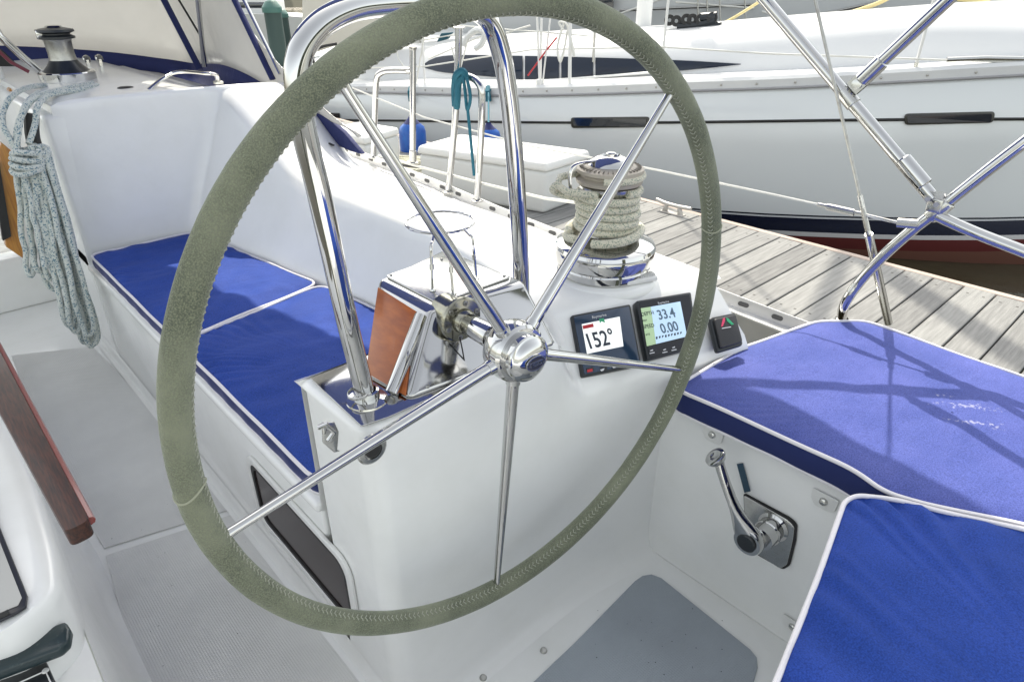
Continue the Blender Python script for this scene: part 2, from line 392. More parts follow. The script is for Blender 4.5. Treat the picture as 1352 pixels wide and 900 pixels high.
b = MB(); b.grid(rows)
obj('coaming', b, gel, yacht, ang=60)
# --- hull side
b = MB(); rows = []
for y in [-1.5 + .3 * k for k in range(30)]:
    tx, tz = toeX(y), toeZ(y) - .03
    rows.append([(tx + .01, y, tz), (tx + .03, y, tz - .05), (tx + .02, y, 0), (tx - .08, y, -.4), (tx - .3, y, -.8)])
b.grid(rows); obj('hull', b, gel2, yacht)
# --- aft quarter deck under the helm cushions
b = MB(); b.box((1.40, -.42, .34), (.50, 2.15, .20)); b.box((.2, -.62, .22), (1.9, 1.4, .46))
obj('aft_deck', b, gel, yacht, bevel=.02, seg=3)
b = MB(); b.prism([(1.11, .70, -.01), (1.11, -1.0, -.01), (1.25, -1.0, -.01), (1.25, .66, -.01)], (0, 0, .480))
obj('helm_seat_base', b, gel, yacht, bevel=.02, seg=3)
# --- pedestal and instrument pod in one moulded wall
wallY = interp([(.30, .742), (.60, .738), (.85, .735), (1.0, .712), (1.2, .662), (1.5, .585)])
def helm_prof(x, e=0):
    w = sstep(.80, .90, x); y0 = wallY(x)
    ped = [(-.055, 0), (-.03, .004), (-.012, .02), (-.002, .06), (0, .15), (0, .35), (0, .50), (0, .58), (.0, .64), (.002, .672), (.010, .692), (.022, .699), (.12, .70), (.20, .70)]
    pod = [(-.055, 0), (-.03, .004), (-.012, .02), (-.002, .06), (0, .15), (0, .35), (0, .50), (.004, .535), (.018, .56), (.06, .603), (.098, .643), (.125, .671), (.15, .684), (.30, .69)]
    k = sstep(1.37, 1.50, x); f = lambda z: z if z < .50 else lerp(z, .50 + (z - .50) * .28, k)
    return [V((x, y0 + lerp(a[0], c[0], w), f(lerp(a[1], c[1], w)))) for a, c in zip(ped, pod)]
b = MB(); rows = []
cols = [.385, .3865, .390, .396, .404, .412, .420] + [.43 + .03 * k for k in range(13)] + [.80 + .0125 * k for k in range(1, 10)] + [.93 + .03 * k for k in range(15)]
for x in cols:
    r = helm_prof(x)
    c = max(0, .420 - x); dy = .035 - math.sqrt(max(0, .035 ** 2 - c * c)) if c > 0 else 0
    rows.append([V((p.x, p.y + dy, p.z - (dy * .35 if p.z > .66 else 0))) for p in r])
b.grid(rows)
b.grid([[V((.385, p.y, p.z)) for p in rows[0]], [V((.385, .93, p.z)) for p in rows[0]]])   # inboard side
b.grid([[V((p.x, p.y, p.z)) for p in (rows[0][-1], rows[11][-1], rows[19][-1], rows[23][-1])], [V((.385, .95, .70)), V((.6, .95, .70)), V((.86, .95, .70)), V((.93, .95, .70))], [V((.385, .955, .40)), V((.6, .955, .40)), V((.86, .955, .40)), V((.93, .955, .40))]])
obj('pedestal', b, gel, yacht, ang=50)
# pod shoulder that closes onto the coaming
b = MB(); rows = []
for x in [.86 + .04 * k for k in range(14)]:
    p = helm_prof(x)[-2]; q = helm_prof(x)[-3]
    zz = lerp(.688, .49, sstep(1.19, 1.34, x)); h0 = p.z - .003
    rows.append([q - V((0, 0, .004)), V((x, p.y - .005, h0)), V((x, p.y + .02, lerp(h0, zz, .12))), V((x, p.y + .07, lerp(h0, zz, .8))), V((x, p.y + .10, zz)), V((x, 1.02, zz)), V((x, 1.15, zz - .01))])
b.grid(rows); obj('pod_shoulder', b, gel, yacht, ang=60)
b = MB(); b.lathe([(0, .1895), (.126, .1895), (.131, .186), (.136, .175), (.160, 0)], (1.165, .935, .50), (0, 0, 1), 56); obj('winch_pad', b, gel, yacht, ang=50)
# --- seat base
b = MB(); b.prism([(.385, 2.62, 0), (.385, .958, 0), (1.0, .958, 0), (1.0, 2.62, 0)], (0, 0, .415))
b.prism([(.375, 2.62, .395), (.375, .958, .395), (.42, .958, .395), (.42, 2.62, .395)], (0, 0, .026))
obj('seat_base', b, gel, yacht, bevel=.009, seg=3)
# sloping fillet along floor
b = MB(); rows = []
for y in (3.45, 2.7, 2.62, .93, .80): rows.append([(.36, y, .006), (.372, y, .008), (.381, y, .018), (.3845, y, .04), (.3845, y, .05)])
b.grid(rows); obj('floor_fillet', b, gel, yacht)
# coaming front box below winch & companionway bulkhead
b = MB(); b.box((.70, 3.3, .46), (.63, 1.36, .93)); obj('forward_locker', b, gel, yacht, bevel=.02, seg=3)
b = MB(); b.prism([(-1.0, 3.47, 0), (.42, 3.47, 0), (.42, 3.60, 0), (-1.0, 3.60, 0)], (0, 0, .235)); b.box((-.6, 3.62, .5), (.9, .1, 1.0))
b.box((.36, 3.56, .62), (.16, .1, .80))
obj('bulkhead', b, gel, yacht, bevel=.015, seg=3)
b = MB()
for (p, q) in (((0, 185), (26, 190)),):
    a0 = at(-18, 180, y=3.30); a1 = at(24, 200, y=3.30); a2 = at(38, 340, y=3.30); a3 = at(2, 330, y=3.30)
b.prism([at(2, 188, y=3.32), at(16, 200, y=3.32), at(33, 343, y=3.32), at(8, 326, y=3.32), at(-6, 210, y=3.32)], (0, .05, 0))
obj('companionway_trim', b, teaky, yacht, bevel=.004)
b = MB(); b.prism([at(-12, 214, y=3.30), at(-1, 214, y=3.30), at(15, 312, y=3.30), at(4, 318, y=3.30)], (0, .03, 0)); obj('companionway_slot', b, rubber, yacht)
b = MB(); b.prism([at(12, 118, y=3.3), at(26, 112, y=3.3), at(31, 145, y=3.3), at(12, 148, y=3.3)], (0, .05, 0)); obj('companionway_post', b, teaky, yacht)
# --- toe rail: perforated aluminium extrusion
b = MB(); rows = []
for k in range(60):
    y = -1.0 + .12 * k; tx, tz = toeX(y), toeZ(y) - .03
    rows.append([(tx + .012, y, tz - .005), (tx + .012, y, tz + .036), (tx + .004, y, tz + .038), (tx + .003, y, tz + .003), (tx - .03, y, tz + .003), (tx - .03, y, tz - .002)])
b.grid(rows); tr = obj('toe_rail', b, M('anodised_rail', (.74, .74, .73), .38, .35), yacht, smooth=False)
slotm = M('slot_shadow', (.10, .10, .10), .6)
for k in range(44):
    b = MB(); y = -.4 + .10 * k; tx, tz = toeX(y), toeZ(y) - .03
    dx = (toeX(y + .01) - toeX(y - .01)) / .02
    t = V((dx, 1, 0)).normalized(); c = V((tx + .0015, y, tz + .02))
    pts = []
    for a in range(16):
        an = 2 * math.pi * a / 16; pts.append(c + t * (math.copysign(.009, math.cos(an)) + .007 * math.cos(an)) + V((0, 0, .007 * math.sin(an))))
    b.prism(pts, (.003, 0, 0)); obj('rail_slot', b, slotm, tr, smooth=False)
# --- portlight in the seat front
q = [at(338, 634, x=.383), at(352, 626, x=.383), at(446, 752, x=.383), at(447, 786, x=.383), at(428, 783, x=.383), at(343, 668, x=.383)]
ym = (.90, 1.325); zm = (.135, .33)
def rrect(x, y0, y1, z0, z1, r, n=5):
    P = []
    for (cy, cz, a0) in ((y1 - r, z1 - r, 0), (y0 + r, z1 - r, 90), (y0 + r, z0 + r, 180), (y1 - r, z0 + r, 270)):
        for k in range(n + 1):
            a = R(a0 + 90 * k / n); P.append(V((x, cy + r * math.cos(a), cz + r * math.sin(a))))
    return P
def ring_frame(b, A, Bp, vec):
    n = len(A); vec = V(vec)
    a = [b.bm.verts.new(p) for p in A]; c = [b.bm.verts.new(p) for p in Bp]; a2 = [b.bm.verts.new(p + vec) for p in A]; c2 = [b.bm.verts.new(p + vec) for p in Bp]
    for i in range(n):
        j = (i + 1) % n
        for f in ((a[i], a[j], a2[j], a2[i]), (c[i], c[j], c2[j], c2[i]), (a2[i], a2[j], c2[j], c2[i]), (a[i], a[j], c[j], c[i])): b.bm.faces.new(f)
b = MB(); ring_frame(b, rrect(.384, .86, 1.335, .120, .335, .045), rrect(.384, .88, 1.317, .136, .318, .038), (-.008, 0, 0))
pl = obj('portlight', b, whitepl, yacht, bevel=.002)
b = MB(); ring_frame(b, rrect(.384, .878, 1.319, .134, .320, .038), rrect(.384, .892, 1.305, .146, .307, .032), (-.006, 0, 0))
obj('gasket', b, rubber, pl)
b = MB(); b.prism(rrect(.3835, .892, 1.305, .146, .307, .032), (-.002, 0, 0)); obj('pane', b, M('tinted_port', (.016, .005, .006), .18, spec=.3), pl, smooth=False)

# ================================================================== CUSHIONS
def rounded(poly, r, n=5):
    out = []; N = len(poly)
    for i in range(N):
        p = V(poly[i]).to_2d() if len(poly[i]) > 2 else V(poly[i]); a = V(poly[i-1][:2]); c = V(poly[(i+1) % N][:2]); p = V(poly[i][:2])
        d1 = (a - p).normalized(); d2 = (c - p).normalized(); rr = min(r, (a - p).length * .45, (c - p).length * .45)
        s, e = p + d1 * rr, p + d2 * rr
        for k in range(n + 1):
            t = k / n; out.append((1-t)**2 * s + 2*t*(1-t) * p + t*t * e)
    return out
def resample(poly, step):
    out = []; N = len(poly)
    for i in range(N):
        a, c = poly[i], poly[(i+1) % N]; L = (c - a).length; m = max(1, int(L / step))
        for k in range(m): out.append(a.lerp(c, k / m))
    return out
def cushion(name, label, poly, ztop, thick, seed, group, crown=.012, r=.04, wr=.004, tilt=None, mat=None):
    poly = rounded(poly, r); poly = resample(poly, .009); N = len(poly)
    cen = V((sum(p.x for p in poly) / N, sum(p.y for p in poly) / N))
    T = thing(name, label, 'cushion', (cen.x, cen.y, ztop - thick), group)
    zt = lambda p: ztop + (tilt(p) if tilt else 0)
    top = MB(); rows = []
    perim = 0; arc = []
    for i in range(N): arc.append(perim); perim += (poly[(i+1) % N] - poly[i]).length
    for j in range(41):
        f = 1 - (j / 40) ** 1.0 * .995; row = []
        edge = 1 - f
        for i, p in enumerate(poly):
            q = cen.lerp(p, f); h = crown * (1 - math.exp(-edge * 14))
            puck = math.sin(arc[i] * 110 + 6 * math.sin(arc[i] * 11 + seed) + edge * 14) * max(0, noise.noise(V((arc[i] * 4, seed, 0))) + .40) * wr * math.exp(-edge * 5.5) * (1 - math.exp(-edge * 60))
            w2_ = min(wr, .007); nn = noise.noise(V((q.x * 5 + seed, q.y * 9, 0))) * w2_ * 1.6 * (1 - math.exp(-edge * 10)) + noise.noise(V((q.x * 16 + seed, q.y * 22, 3))) * w2_ * .6 * (1 - math.exp(-edge * 10))
            row.append((q.x, q.y, zt(q) - .006 + h + puck * .6 + nn))
        rows.append(row)
    top.grid(rows, closed=True)
    obj('top_panel', top, mat or blue, T, ang=80)
    side = MB(); rows = []
    for j in range(7):
        t = j / 6; bul = .004 * math.sin(math.pi * t)
        row = []
        for i, p in enumerate(poly):
            d = (poly[(i+1) % N] - poly[i-1]).normalized(); nrm = V((d.y, -d.x))
            if (p - cen).dot(nrm) < 0: nrm = -nrm
            w = bul + .0015 * math.sin(arc[i] * 60 + seed) * math.sin(math.pi * t)
            row.append((p.x + nrm.x * w, p.y + nrm.y * w, lerp(zt(p) - .006, ztop - thick, t)))
        rows.append(row)
    side.grid(rows, closed=True); side.poly(rows[-1])
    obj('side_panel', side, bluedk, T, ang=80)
    pp = MB(); pp.tube([(p.x, p.y, zt(p) - .004 + .0012 * math.sin(arc[i] * 23 + seed)) for i, p in enumerate(poly)], .0042, 8, closed=True)
    obj('piping', pp, piping, T)
    pp = MB(); pp.tube([(p.x, p.y, ztop - thick + .003) for p in poly], .0035, 8, closed=True)
    obj('lower_piping', pp, piping, T)
    return T
G = 'blue cushions of the cockpit seats'
sY = 1.78
cushion('seat_cushion', 'long blue bench cushion by the rope coil, beyond the white seam', [(.388, 2.572), (.742, 2.572), (.848, sY + .03), (.388, sY - .06)], .47, .047, 1, G, wr=.009, mat=benchf)
cushion('seat_cushion', 'blue bench cushion behind the polished post, nearer half of the bench', [(.388, sY - .072), (.850, sY + .018), (.912, 1.25), (.925, .965), (.388, .965)], .47, .047, 5, G, wr=.011, mat=benchf)
c1 = [at(902, 512, z=.53), at(1080, 426, z=.53), at(1128, 420, z=.53), at(1352, 514, z=.53)]
poly1 = [(1.076, .648), (1.35, .640), (1.62, .580), (1.712, .500), (1.655, -.25), (1.21, -.25), (1.21, -.13), (1.150, .02), (1.086, .150), (1.066, .205), (1.086, .265), (1.086, .42)]
cushion('helm_cushion', 'blue helm seat cushion under the stay, sunlit lavender tone put into its canvas colour', poly1, .53, .06, 9, G, r=.03, wr=.0030, mat=sunlit_tint)
poly2 = [(.985, .240), (1.015, .232), (1.052, .186), (1.085, .112), (1.130, .02), (1.19, -.13), (1.19, -.75), (.35, -.75), (.30, .10), (.60, .158), (.8, .198)]
cushion('helm_cushion', 'wrinkled blue cushion at the near right corner, lapped over its neighbour', poly2, .535, .06, 13, G, r=.02, wr=.024)

# ================================================================== STEERING WHEEL
WC = V((.606, .646, .799)); th, ph = R(1.1), R(-4.1); WR = .4816
wn = V((math.sin(ph) * math.cos(th), -math.cos(ph) * math.cos(th), math.sin(th)))
wu = V((math.cos(ph), math.sin(ph), 0)); wv = wn.cross(wu)
wheel = thing('steering_wheel', 'big steering wheel with worn green suede rim and five steel spokes', 'steering wheel', WC)
def wp(a, r=WR, d=0): return WC + (wu * math.cos(a) + wv * math.sin(a)) * r + wn * d
b = MB(); NS = 260; rr = .0181; rings = []
for i in range(NS):
    a = 2 * math.pi * i / NS; c = wp(a); rad = (c - WC).normalized(); row = []
    for k in range(22):
        t = 2 * math.pi * k / 22; q = rad * math.cos(t) + wn * math.sin(t)
        e = rr * (1 + .03 * noise.noise(c * 14 + q * .5) + .012 * noise.noise(c * 70 + q))
        if abs(math.cos(t) - (-.82)) < .12 and math.sin(t) > 0: e *= .965
        row.append(c + q * e)
    rings.append(row)
g = [[b.bm.verts.new(p) for p in r] for r in rings]
for i in range(NS):
    for k in range(22): b.bm.faces.new((g[i][k], g[i][(k+1) % 22], g[(i+1) % NS][(k+1) % 22], g[(i+1) % NS][k]))
rim = obj('rim', b, suede, wheel, ang=80)
b = MB(); bd = MB(); ns = 330
for i in range(ns):
    a = 2 * math.pi * i / ns; c = wp(a); rad = (c - WC).normalized(); tan = wn.cross(rad)
    for sgn, ta in ((1, R(180 - 16)), (-1, R(180 - 44))):
        ta2 = R(180 - 30); q1 = rad * math.cos(ta) + wn * math.sin(ta); q2 = rad * math.cos(ta2) + wn * math.sin(ta2)
        j = random.uniform(-.0006, .0006)
        p1 = c + q1 * (rr - .0001) + tan * (.0020 + j); p2 = c + q2 * (rr - .0002) - tan * (.0018 - j)
        b.tube([p1, (p1 + p2) / 2 + (q1 + q2) * .0004, p2], .00075, 5)
    q = rad * math.cos(R(150)) + wn * math.sin(R(150)); bd.lathe([(0, .0003), (.0009, 0)], c + q * (rr - .0002), q, 6)
obj('stitching', b, M('grey_thread', (.36, .37, .30), .8), rim)
obj('stitch_hole', bd, rubber, rim)
for aa in (math.atan2((V((.16, .69, .76)) - WC).dot(wv), (V((.16, .69, .76)) - WC).dot(wu)),):
    pass
def ang_of(px, py):
    d = ray(px, py); t = (WC - O).dot(wn) / d.dot(wn); p = O + d * t - WC; return math.atan2(p.dot(wv), p.dot(wu))
seamm = M('pale_seam', (.34, .35, .26), .9)
for (px, py, tw) in ((251, 645, .012), (940, 300, .0)):
    b = MB(); a = ang_of(px, py); pts = []
    for k in range(25):
        t = 2 * math.pi * k / 24; aa = a + .006 * math.sin(t * 2) + tw * math.cos(t); c = wp(aa); rad = (c - WC).normalized()
        pts.append(c + (rad * math.cos(t) + wn * math.sin(t)) * (rr + .0004))
    b.tube(pts, .0014, 6); obj('seam', b, seamm, rim)
A0 = R(119.8)
for k in range(5):
    a = A0 + k * 2 * math.pi / 5
    p0 = wp(a, .030); p1 = wp(a, WR - .0155); m = [p0.lerp(p1, t) for t in (0, .15, .5, .85, .975, 1)]
    b = MB(); b.tube(m, [.0105, .0100, .0086, .0068, .0062, .0072], 20); obj('spoke', b, chrome, wheel)
b = MB(); b.lathe([(0, -.034), (.020, -.034), (.030, -.032), (.044, -.026), (.0485, -.016), (.049, .000), (.0475, .010), (.043, .015), (.037, .016), (.033, .013), (.033, .020), (0, .020)], WC, wn, 56)
hub = obj('hub', b, chrome, wheel, ang=28)
b = MB(); b.lathe([(.0, .012), (.034, .012), (.037, .015), (.0385, .020), (.0385, .031), (.037, .0335), (.0345, .0345), (.033, .0355), (.030, .040), (.022, .0445), (.012, .0465), (0, .047)], WC, wn, 56)
cap = obj('hub_cap', b, chrome, hub, ang=28)
b = MB()
for k in range(5):
    a = A0 + k * 2 * math.pi / 5
    b.tube([wp(a, .028), wp(a, .056)], [.0135, .0118], 18)
obj('spoke_boss', b, chrome, hub)
# emblem
eo = WC + wn * .0475; b = MB()
pts = [eo + wu * (.018 * math.cos(t)) + wv * (.0115 * math.sin(t)) for t in [2 * math.pi * k / 32 for k in range(32)]]
b.prism(pts, wn * .0012); obj('emblem', b, M('engraved_steel', (.10, .10, .12), .3, .8), cap, smooth=False)
b = MB(); n_ = 32
ring_frame(b, [eo + wu * (.0185 * math.cos(2*math.pi*k/n_)) + wv * (.012 * math.sin(2*math.pi*k/n_)) for k in range(n_)], [eo + wu * (.0165 * math.cos(2*math.pi*k/n_)) + wv * (.010 * math.sin(2*math.pi*k/n_)) for k in range(n_)], wn * .002)
b.box(eo + wn * .0018, (.026, .0075, .0012), Matrix((wu, wv, wn)).transposed())
obj('emblem_rim', b, chrome2, cap)
text('emblem_letters', 'EDSON', .0072, eo - wu * .0118 - wv * .0026 + wn * .0026, wu, wv, blk, cap)
# shaft
shaft = thing('wheel_shaft', 'polished steering shaft with round flange between wheel hub and compass housing', 'shaft', WC - wn * .165)
b = MB(); b.cyl(WC - wn * .17, WC - wn * .025, .0125, 28); sh = obj('shaft_rod', b, chrome, shaft)
b = MB(); b.lathe([(.0125, -.060), (.019, -.060), (.0195, -.064), (.0195, -.108), (.018, -.112), (.0125, -.112)], WC, wn, 36); obj('brake_collar', b, chrome, sh, ang=25)
b = MB(); b.lathe([(.0125, -.035), (.0165, -.035), (.0165, -.048), (.0125, -.048)], WC, wn, 36); obj('seal', b, rubber, sh, ang=25)
b = MB(); b.lathe([(0, -.20), (.030, -.20), (.030, -.150), (.040, -.150), (.040, -.146), (.037, -.143), (.022, -.141), (.020, -.128), (.018, -.124), (.0, -.124)], WC, wn, 48); flg = obj('flange', b, bronze, shaft, ang=25)
for k in range(6):
    b = MB(); a = 2 * math.pi * k / 6 + .3; b.lathe([(0, 0), (.005, 0), (.0045, .003), (.0015, .0032), (.001, .001), (0, .001)], wp(a, .0305, -.1435), wn, 14)
    obj('bolt', b, steeld, flg, ang=25)

# ================================================================== COMPASS HOUSING
hz0, hz1 = .7035, .812
B0 = [at(480, 497, z=hz0), at(540, 531, z=hz0), at(738, 456, z=hz0), V((.80, 1.0, hz0))]
T0 = [at(497, 369, z=hz1), at(568, 408, z=hz1), at(694, 370, z=hz1), at(588, 327, z=hz1)]
hs = thing('compass_housing', 'mirror-polished steel instrument housing with varnished orange wood side', 'housing', (.64, .86, .70))
b = MB(); b.hexa(B0, T0)
obj('shell', b, mirror, hs, bevel=.012, seg=4)
def quad(b, a, c, d, e, off, th):
    n = (V(c) - V(a)).cross(V(e) - V(a)).normalized()
    if n.dot(O - V(a)) < 0: n = -n
    P = [V(p) + n * off for p in (a, c, d, e)]; b.prism(P, n * th); return n
L0, L1, L2, L3 = T0[0], T0[1], B0[1], B0[0]
def bil(u, v): return L0.lerp(L1, u).lerp(L3.lerp(L2, u), v)
b = MB(); quad(b, bil(.07, .07), bil(.80, .10), bil(.93, .96), bil(.06, .95), .0005, .003); obj('wood_panel', b, wood, hs, bevel=.001)
b = MB(); b.tube([at(556, 417, z=.800), at(517, 519, z=.712)], .0115, 24); obj('corner_post', b, chrome, hs)
# top plate
tp = [at(508, 363, z=.8165), at(578, 399, z=.8165), at(676, 364, z=.8165), at(583, 337, z=.8165)]
b = MB(); b.prism([V((p.x, p.y, .8125)) for p in rounded([(p.x, p.y) for p in tp], .012)], (0, 0, .003)); tpo = obj('top_plate', b, chrome2, hs, bevel=.0008)
for (px, py) in ((516, 363), (577, 392), (666, 364), (583, 342)):
    b = MB(); b.lathe([(0, .002), (.002, .0018), (.0032, 0)], at(px, py, z=.8157), (0, 0, 1), 12); obj('screw', b, steeld, tpo)
b = MB(); b.prism([V((.39, .76, .7015)), V((.435, .752, .7015)), V((.80, .745, .7015)), V((.82, .80, .7015)), V((.82, .94, .7015)), V((.40, .94, .7015))], (0, 0, .0025)); obj('base_plate', b, mirror, hs, bevel=.0008)
b = MB(); b.prism([at(712, 411, z=.69) , at(724, 408, z=.69), at(745, 450, z=.64), at(740, 459, z=.64), at(730, 456, z=.64)], (0, -.003, .004)); obj('white_gasket', b, whitepl, hs, bevel=.001)
# aft face plate
a0, a1, a2, a3 = T0[1], T0[2], B0[2], B0[1]
def bil2(u, v): return a0.lerp(a1, u).lerp(a3.lerp(a2, u), v)
for (u, v) in ((.1, .9), (.5, .93), (.9, .93), (.93, .12)):
    b = MB(); n = (a1 - a0).cross(a3 - a0).normalized(); n = n if n.dot(O - a0) > 0 else -n
    b.lathe([(0, .002), (.002, .0018), (.0035, 0)], bil2(u, v) + n * .0005, n, 12); obj('screw', b, steeld, hs)
b = MB(); b.tube(catmull([at(607, 445, y=.775), at(612, 470, y=.772), at(618, 510, y=.768), at(621, 518, y=.766)], 6), .0013, 6); obj('wire', b, rubber, hs)

# cup holder
cz = .905; cc = at(581, 293, z=cz)
ch = thing('drink_holder', 'bent wire drink holder ring on top of the polished housing', 'holder', (cc.x, cc.y, .815))
ringp = [cc + V((.064 * math.cos(R(t)), .064 * math.sin(R(t)), 0)) for t in range(0, 360, 12)]
b = MB(); b.tube(ringp, .0024, 10, closed=True); obj('ring', b, chrome, ch)
for (px, py, qx, qy) in ((566, 308, 571, 383), (592, 306, 598, 388), (622, 293, 629, 368)):
    base = at(qx, qy, z=.8165); ra = math.atan2(base.y - cc.y, base.x - cc.x); top = cc + V((.064 * math.cos(ra), .064 * math.sin(ra), 0)); elb = V((lerp(top.x, base.x, .75), lerp(top.y, base.y, .75), cz - .012))
    b = MB(); b.tube(catmull([top, lerp(top, elb, .6), elb, lerp(elb, base, .5), base], 5), .0026, 10); b.lathe([(0, .004), (.005, .003), (.006, 0)], base, (0, 0, 1), 12)
    b.lathe([(.0, .006), (.0042, .005), (.0042, -.005), (0, -.006)], lerp(elb, base, .45), (elb - base), 12)
    obj('leg', b, chrome, ch)

# ================================================================== PEDESTAL GUARD (hoop)
gl, gr = V((.435, .815, .70)), V((.825, .862, .69))
gd = thing('pedestal_guard', 'tall polished steel guard hoop arching behind the wheel rim', 'guard rail', gl)
def gp(s, z): return V((lerp(gl.x, gr.x, s), lerp(gl.y, gr.y, s), z))
ctl = []
for (px, py) in ((480, 515), (462, 440), (440, 340), (420, 250), (403, 180), (393, 120), (396, 72), (420, 36), (458, 14), (500, 6), (560, 3), (610, 6), (645, 28), (662, 72), (672, 130), (678, 190), (683, 260), (687, 330), (690, 400)):
    d = ray(px, py); nn = (gr - gl).cross(V((0, 0, 1))).normalized(); t = (gl - O).dot(nn) / d.dot(nn); ctl.append(O + d * t)
cg = catmull([gl] + ctl[1:-1] + [gp((ctl[-1] - gl).dot((gr - gl)) / (gr - gl).length_squared, .69)], 8)
b = MB(); b.tube(cg, .0160, 28); gh = obj('hoop', b, chrome, gd)
b = MB(); b.lathe([(.0, 0), (.034, 0), (.033, .003), (.021, .005), (.0205, .020), (.0165, .021)], gl + V((0, 0, .0035)), (0, 0, 1), 36); obj('foot', b, chrome, gd, ang=28)
b = MB(); b.lathe([(.0165, -.003), (.0182, -.002), (.0182, .002), (.0165, .003)], at(474, 521, y=.815) + V((0, 0, .004)), (cg[3] - cg[0]), 32); obj('clamp_ring', b, chrome2, gd)

# ================================================================== POD INSTRUMENTS
pT = V((.968, .843, .66)); pR = V((1.25, .754, .66)); pB = V((.911, .763, .57))
pn = (pR - pT).cross(pB - pT).normalized(); pn = pn if pn.dot(O - pT) > 0 else -pn
def onpod(px, py, h=0):
    d = ray(px, py); o = pT + pn * (.004 + h); return O + d * ((o - O).dot(pn) / d.dot(pn))
def bez(q, r, n=5):
    out = []; N = len(q)
    for i in range(N):
        p = q[i]; d1 = (q[i-1] - p).normalized(); d2 = (q[(i+1) % N] - p).normalized()
        for k in range(n + 1):
            t = k / n; out.append((1-t)**2 * (p + d1*r) + 2*t*(1-t) * p + t*t * (p + d2*r))
    return out
def pquad(q, h0, h1, r=.006):
    return [onpod(*p, h0) for p in q]
lcd = M('pale_lcd', (.70, .74, .76), .25, emit=.32); lcdb = M('bluish_lcd', (.36, .50, .66), .2, emit=.30); lcdg = M('green_lcd', (.30, .42, .26), .2, emit=.25)
ink = M('lcd_ink', (.02, .03, .05), .5); silver = M('silver_print', (.65, .66, .68), .4); inkf = M('lcd_segment', (.10, .16, .22), .5)
petrol = M('petrol_bezel', (.012, .035, .075), .12, coat=.6)
def instrument(label, outer, name='instrument_display'):
    q = [onpod(*p) for p in outer]; cen = sum(q, V()) / 4
    T = thing(name, label, 'display', cen)
    return T, q
def inset(q, f):
    c = sum(q, V()) / len(q); return [p.lerp(c, f) for p in q]
# display 1
q1 = [(751, 419), (829, 404), (844, 484), (766, 500)]
D1, w1 = instrument('dark blue instrument showing heading 152 degrees, left of the pair', q1)
b = MB(); b.prism(bez([p - pn * .004 for p in w1], .006), pn * .016); obj('housing', b, blk, D1, bevel=.002)
b = MB(); b.prism(bez([p + pn * .0122 for p in inset(w1, .07)], .004), pn * .0012); obj('bezel', b, petrol, D1, bevel=.0004)
hq = .0138
def hq_at(px, py, h): return onpod(px, py, h)
s1 = [(768, 428), (818, 418), (823, 457), (775, 467)]
b = MB(); b.prism([hq_at(*p, .0140) for p in s1], pn * .0006); scr = obj('screen', b, lcd, D1, smooth=False)
xd = (w1[1] - w1[0]).normalized(); yd = (w1[0] - w1[3]).normalized()
text('heading_digits', '152°', .048, hq_at(775.5, 461, .0148), xd, yd, ink, scr, sx=.80, bold=.0008)
b = MB(); b.prism([hq_at(*p, .0147) for p in ((769, 430), (783, 427), (784, 431.5), (770, 434.5))], pn * .0004); obj('red_tag', b, red, scr, smooth=False)
b = MB(); b.prism([hq_at(*p, .0147) for p in ((791, 421), (797, 420), (799, 426), (794, 424), (792, 427))], pn * .0004); obj('green_mark', b, green, scr, smooth=False)
text('maker_name', 'Raymarine', .0085, hq_at(782, 420.5, .0140), xd, yd, silver, D1)
b = MB()
for k, (px, py) in enumerate(((779, 488), (797, 487), (812, 483), (826, 481))): b.prism(bez([hq_at(px + dx, py + dy, .0140) for dx, dy in ((-5, -2), (4, -4), (5, 1), (-4, 3))], .0012), pn * .0012)
obj('button', b, blk, D1)
b = MB()
for (px, py) in ((795, 488), (811, 484)): b.prism([hq_at(px + dx, py + dy, .0153) for dx, dy in ((-3, 0), (3, -2), (2, 1), (-1, 2))], pn * .0004)
obj('button_mark', b, silver, D1, smooth=False)
b = MB(); b.prism([hq_at(px, py, .0153) for px, py in ((775, 488), (782, 486.5), (782.5, 490), (775.5, 491.5))], pn * .0004); obj('red_button_mark', b, red, D1, smooth=False)
# display 2
q2 = [(835, 401), (907, 389), (917, 461), (850, 479)]
D2, w2 = instrument('black instrument showing depth 33.4 and speed 0.00, beside the rim', q2)
b = MB(); b.prism(bez([p - pn * .004 for p in w2], .006), pn * .022); obj('housing', b, blk, D2, bevel=.003)
b = MB(); b.prism(bez([p + pn * .0182 for p in inset(w2, .09)], .003), pn * .0006); obj('bezel', b, M('gloss_black', (.01, .012, .016), .08), D2)
def h2(px, py, e=0): return onpod(px, py, .0195 + e)
b = MB(); b.prism([h2(*p) for p in ((846, 407), (859, 405), (866, 454), (854, 457))], pn * .0006); sg = obj('green_screen_edge', b, lcdg, D2, smooth=False)
b = MB(); b.prism([h2(*p) for p in ((859.2, 405), (898, 398), (907, 444), (866.2, 454))], pn * .0006); sb = obj('screen', b, lcdb, D2, smooth=False)
xd2 = (w2[1] - w2[0]).normalized(); yd2 = (w2[0] - w2[3]).normalized()
text('depth_word', 'DEPTH', .0125, h2(847.5, 417.5, .0008), xd2, yd2, ink, D2, sx=.85)
text('depth_value', '33.4', .0320, h2(870, 422, .0008), xd2, yd2, inkf, sb, sx=.85, bold=.0005)
text('speed_word', 'SPEED', .0125, h2(850, 434, .0008), xd2, yd2, ink, D2, sx=.85)
text('speed_value', '0.00', .0320, h2(874, 440, .0008), xd2, yd2, inkf, sb, sx=.85, bold=.0005)
text('unit_word', 'FEET', .0055, h2(849, 424.5, .0008), xd2, yd2, ink, D2)
text('unit_word', 'KTS', .0062, h2(853, 443, .0008), xd2, yd2, ink, D2)
text('maker_name', 'Raymarine', .0070, h2(869, 401.5, -.0005), xd2, yd2, silver, D2)
b = MB()
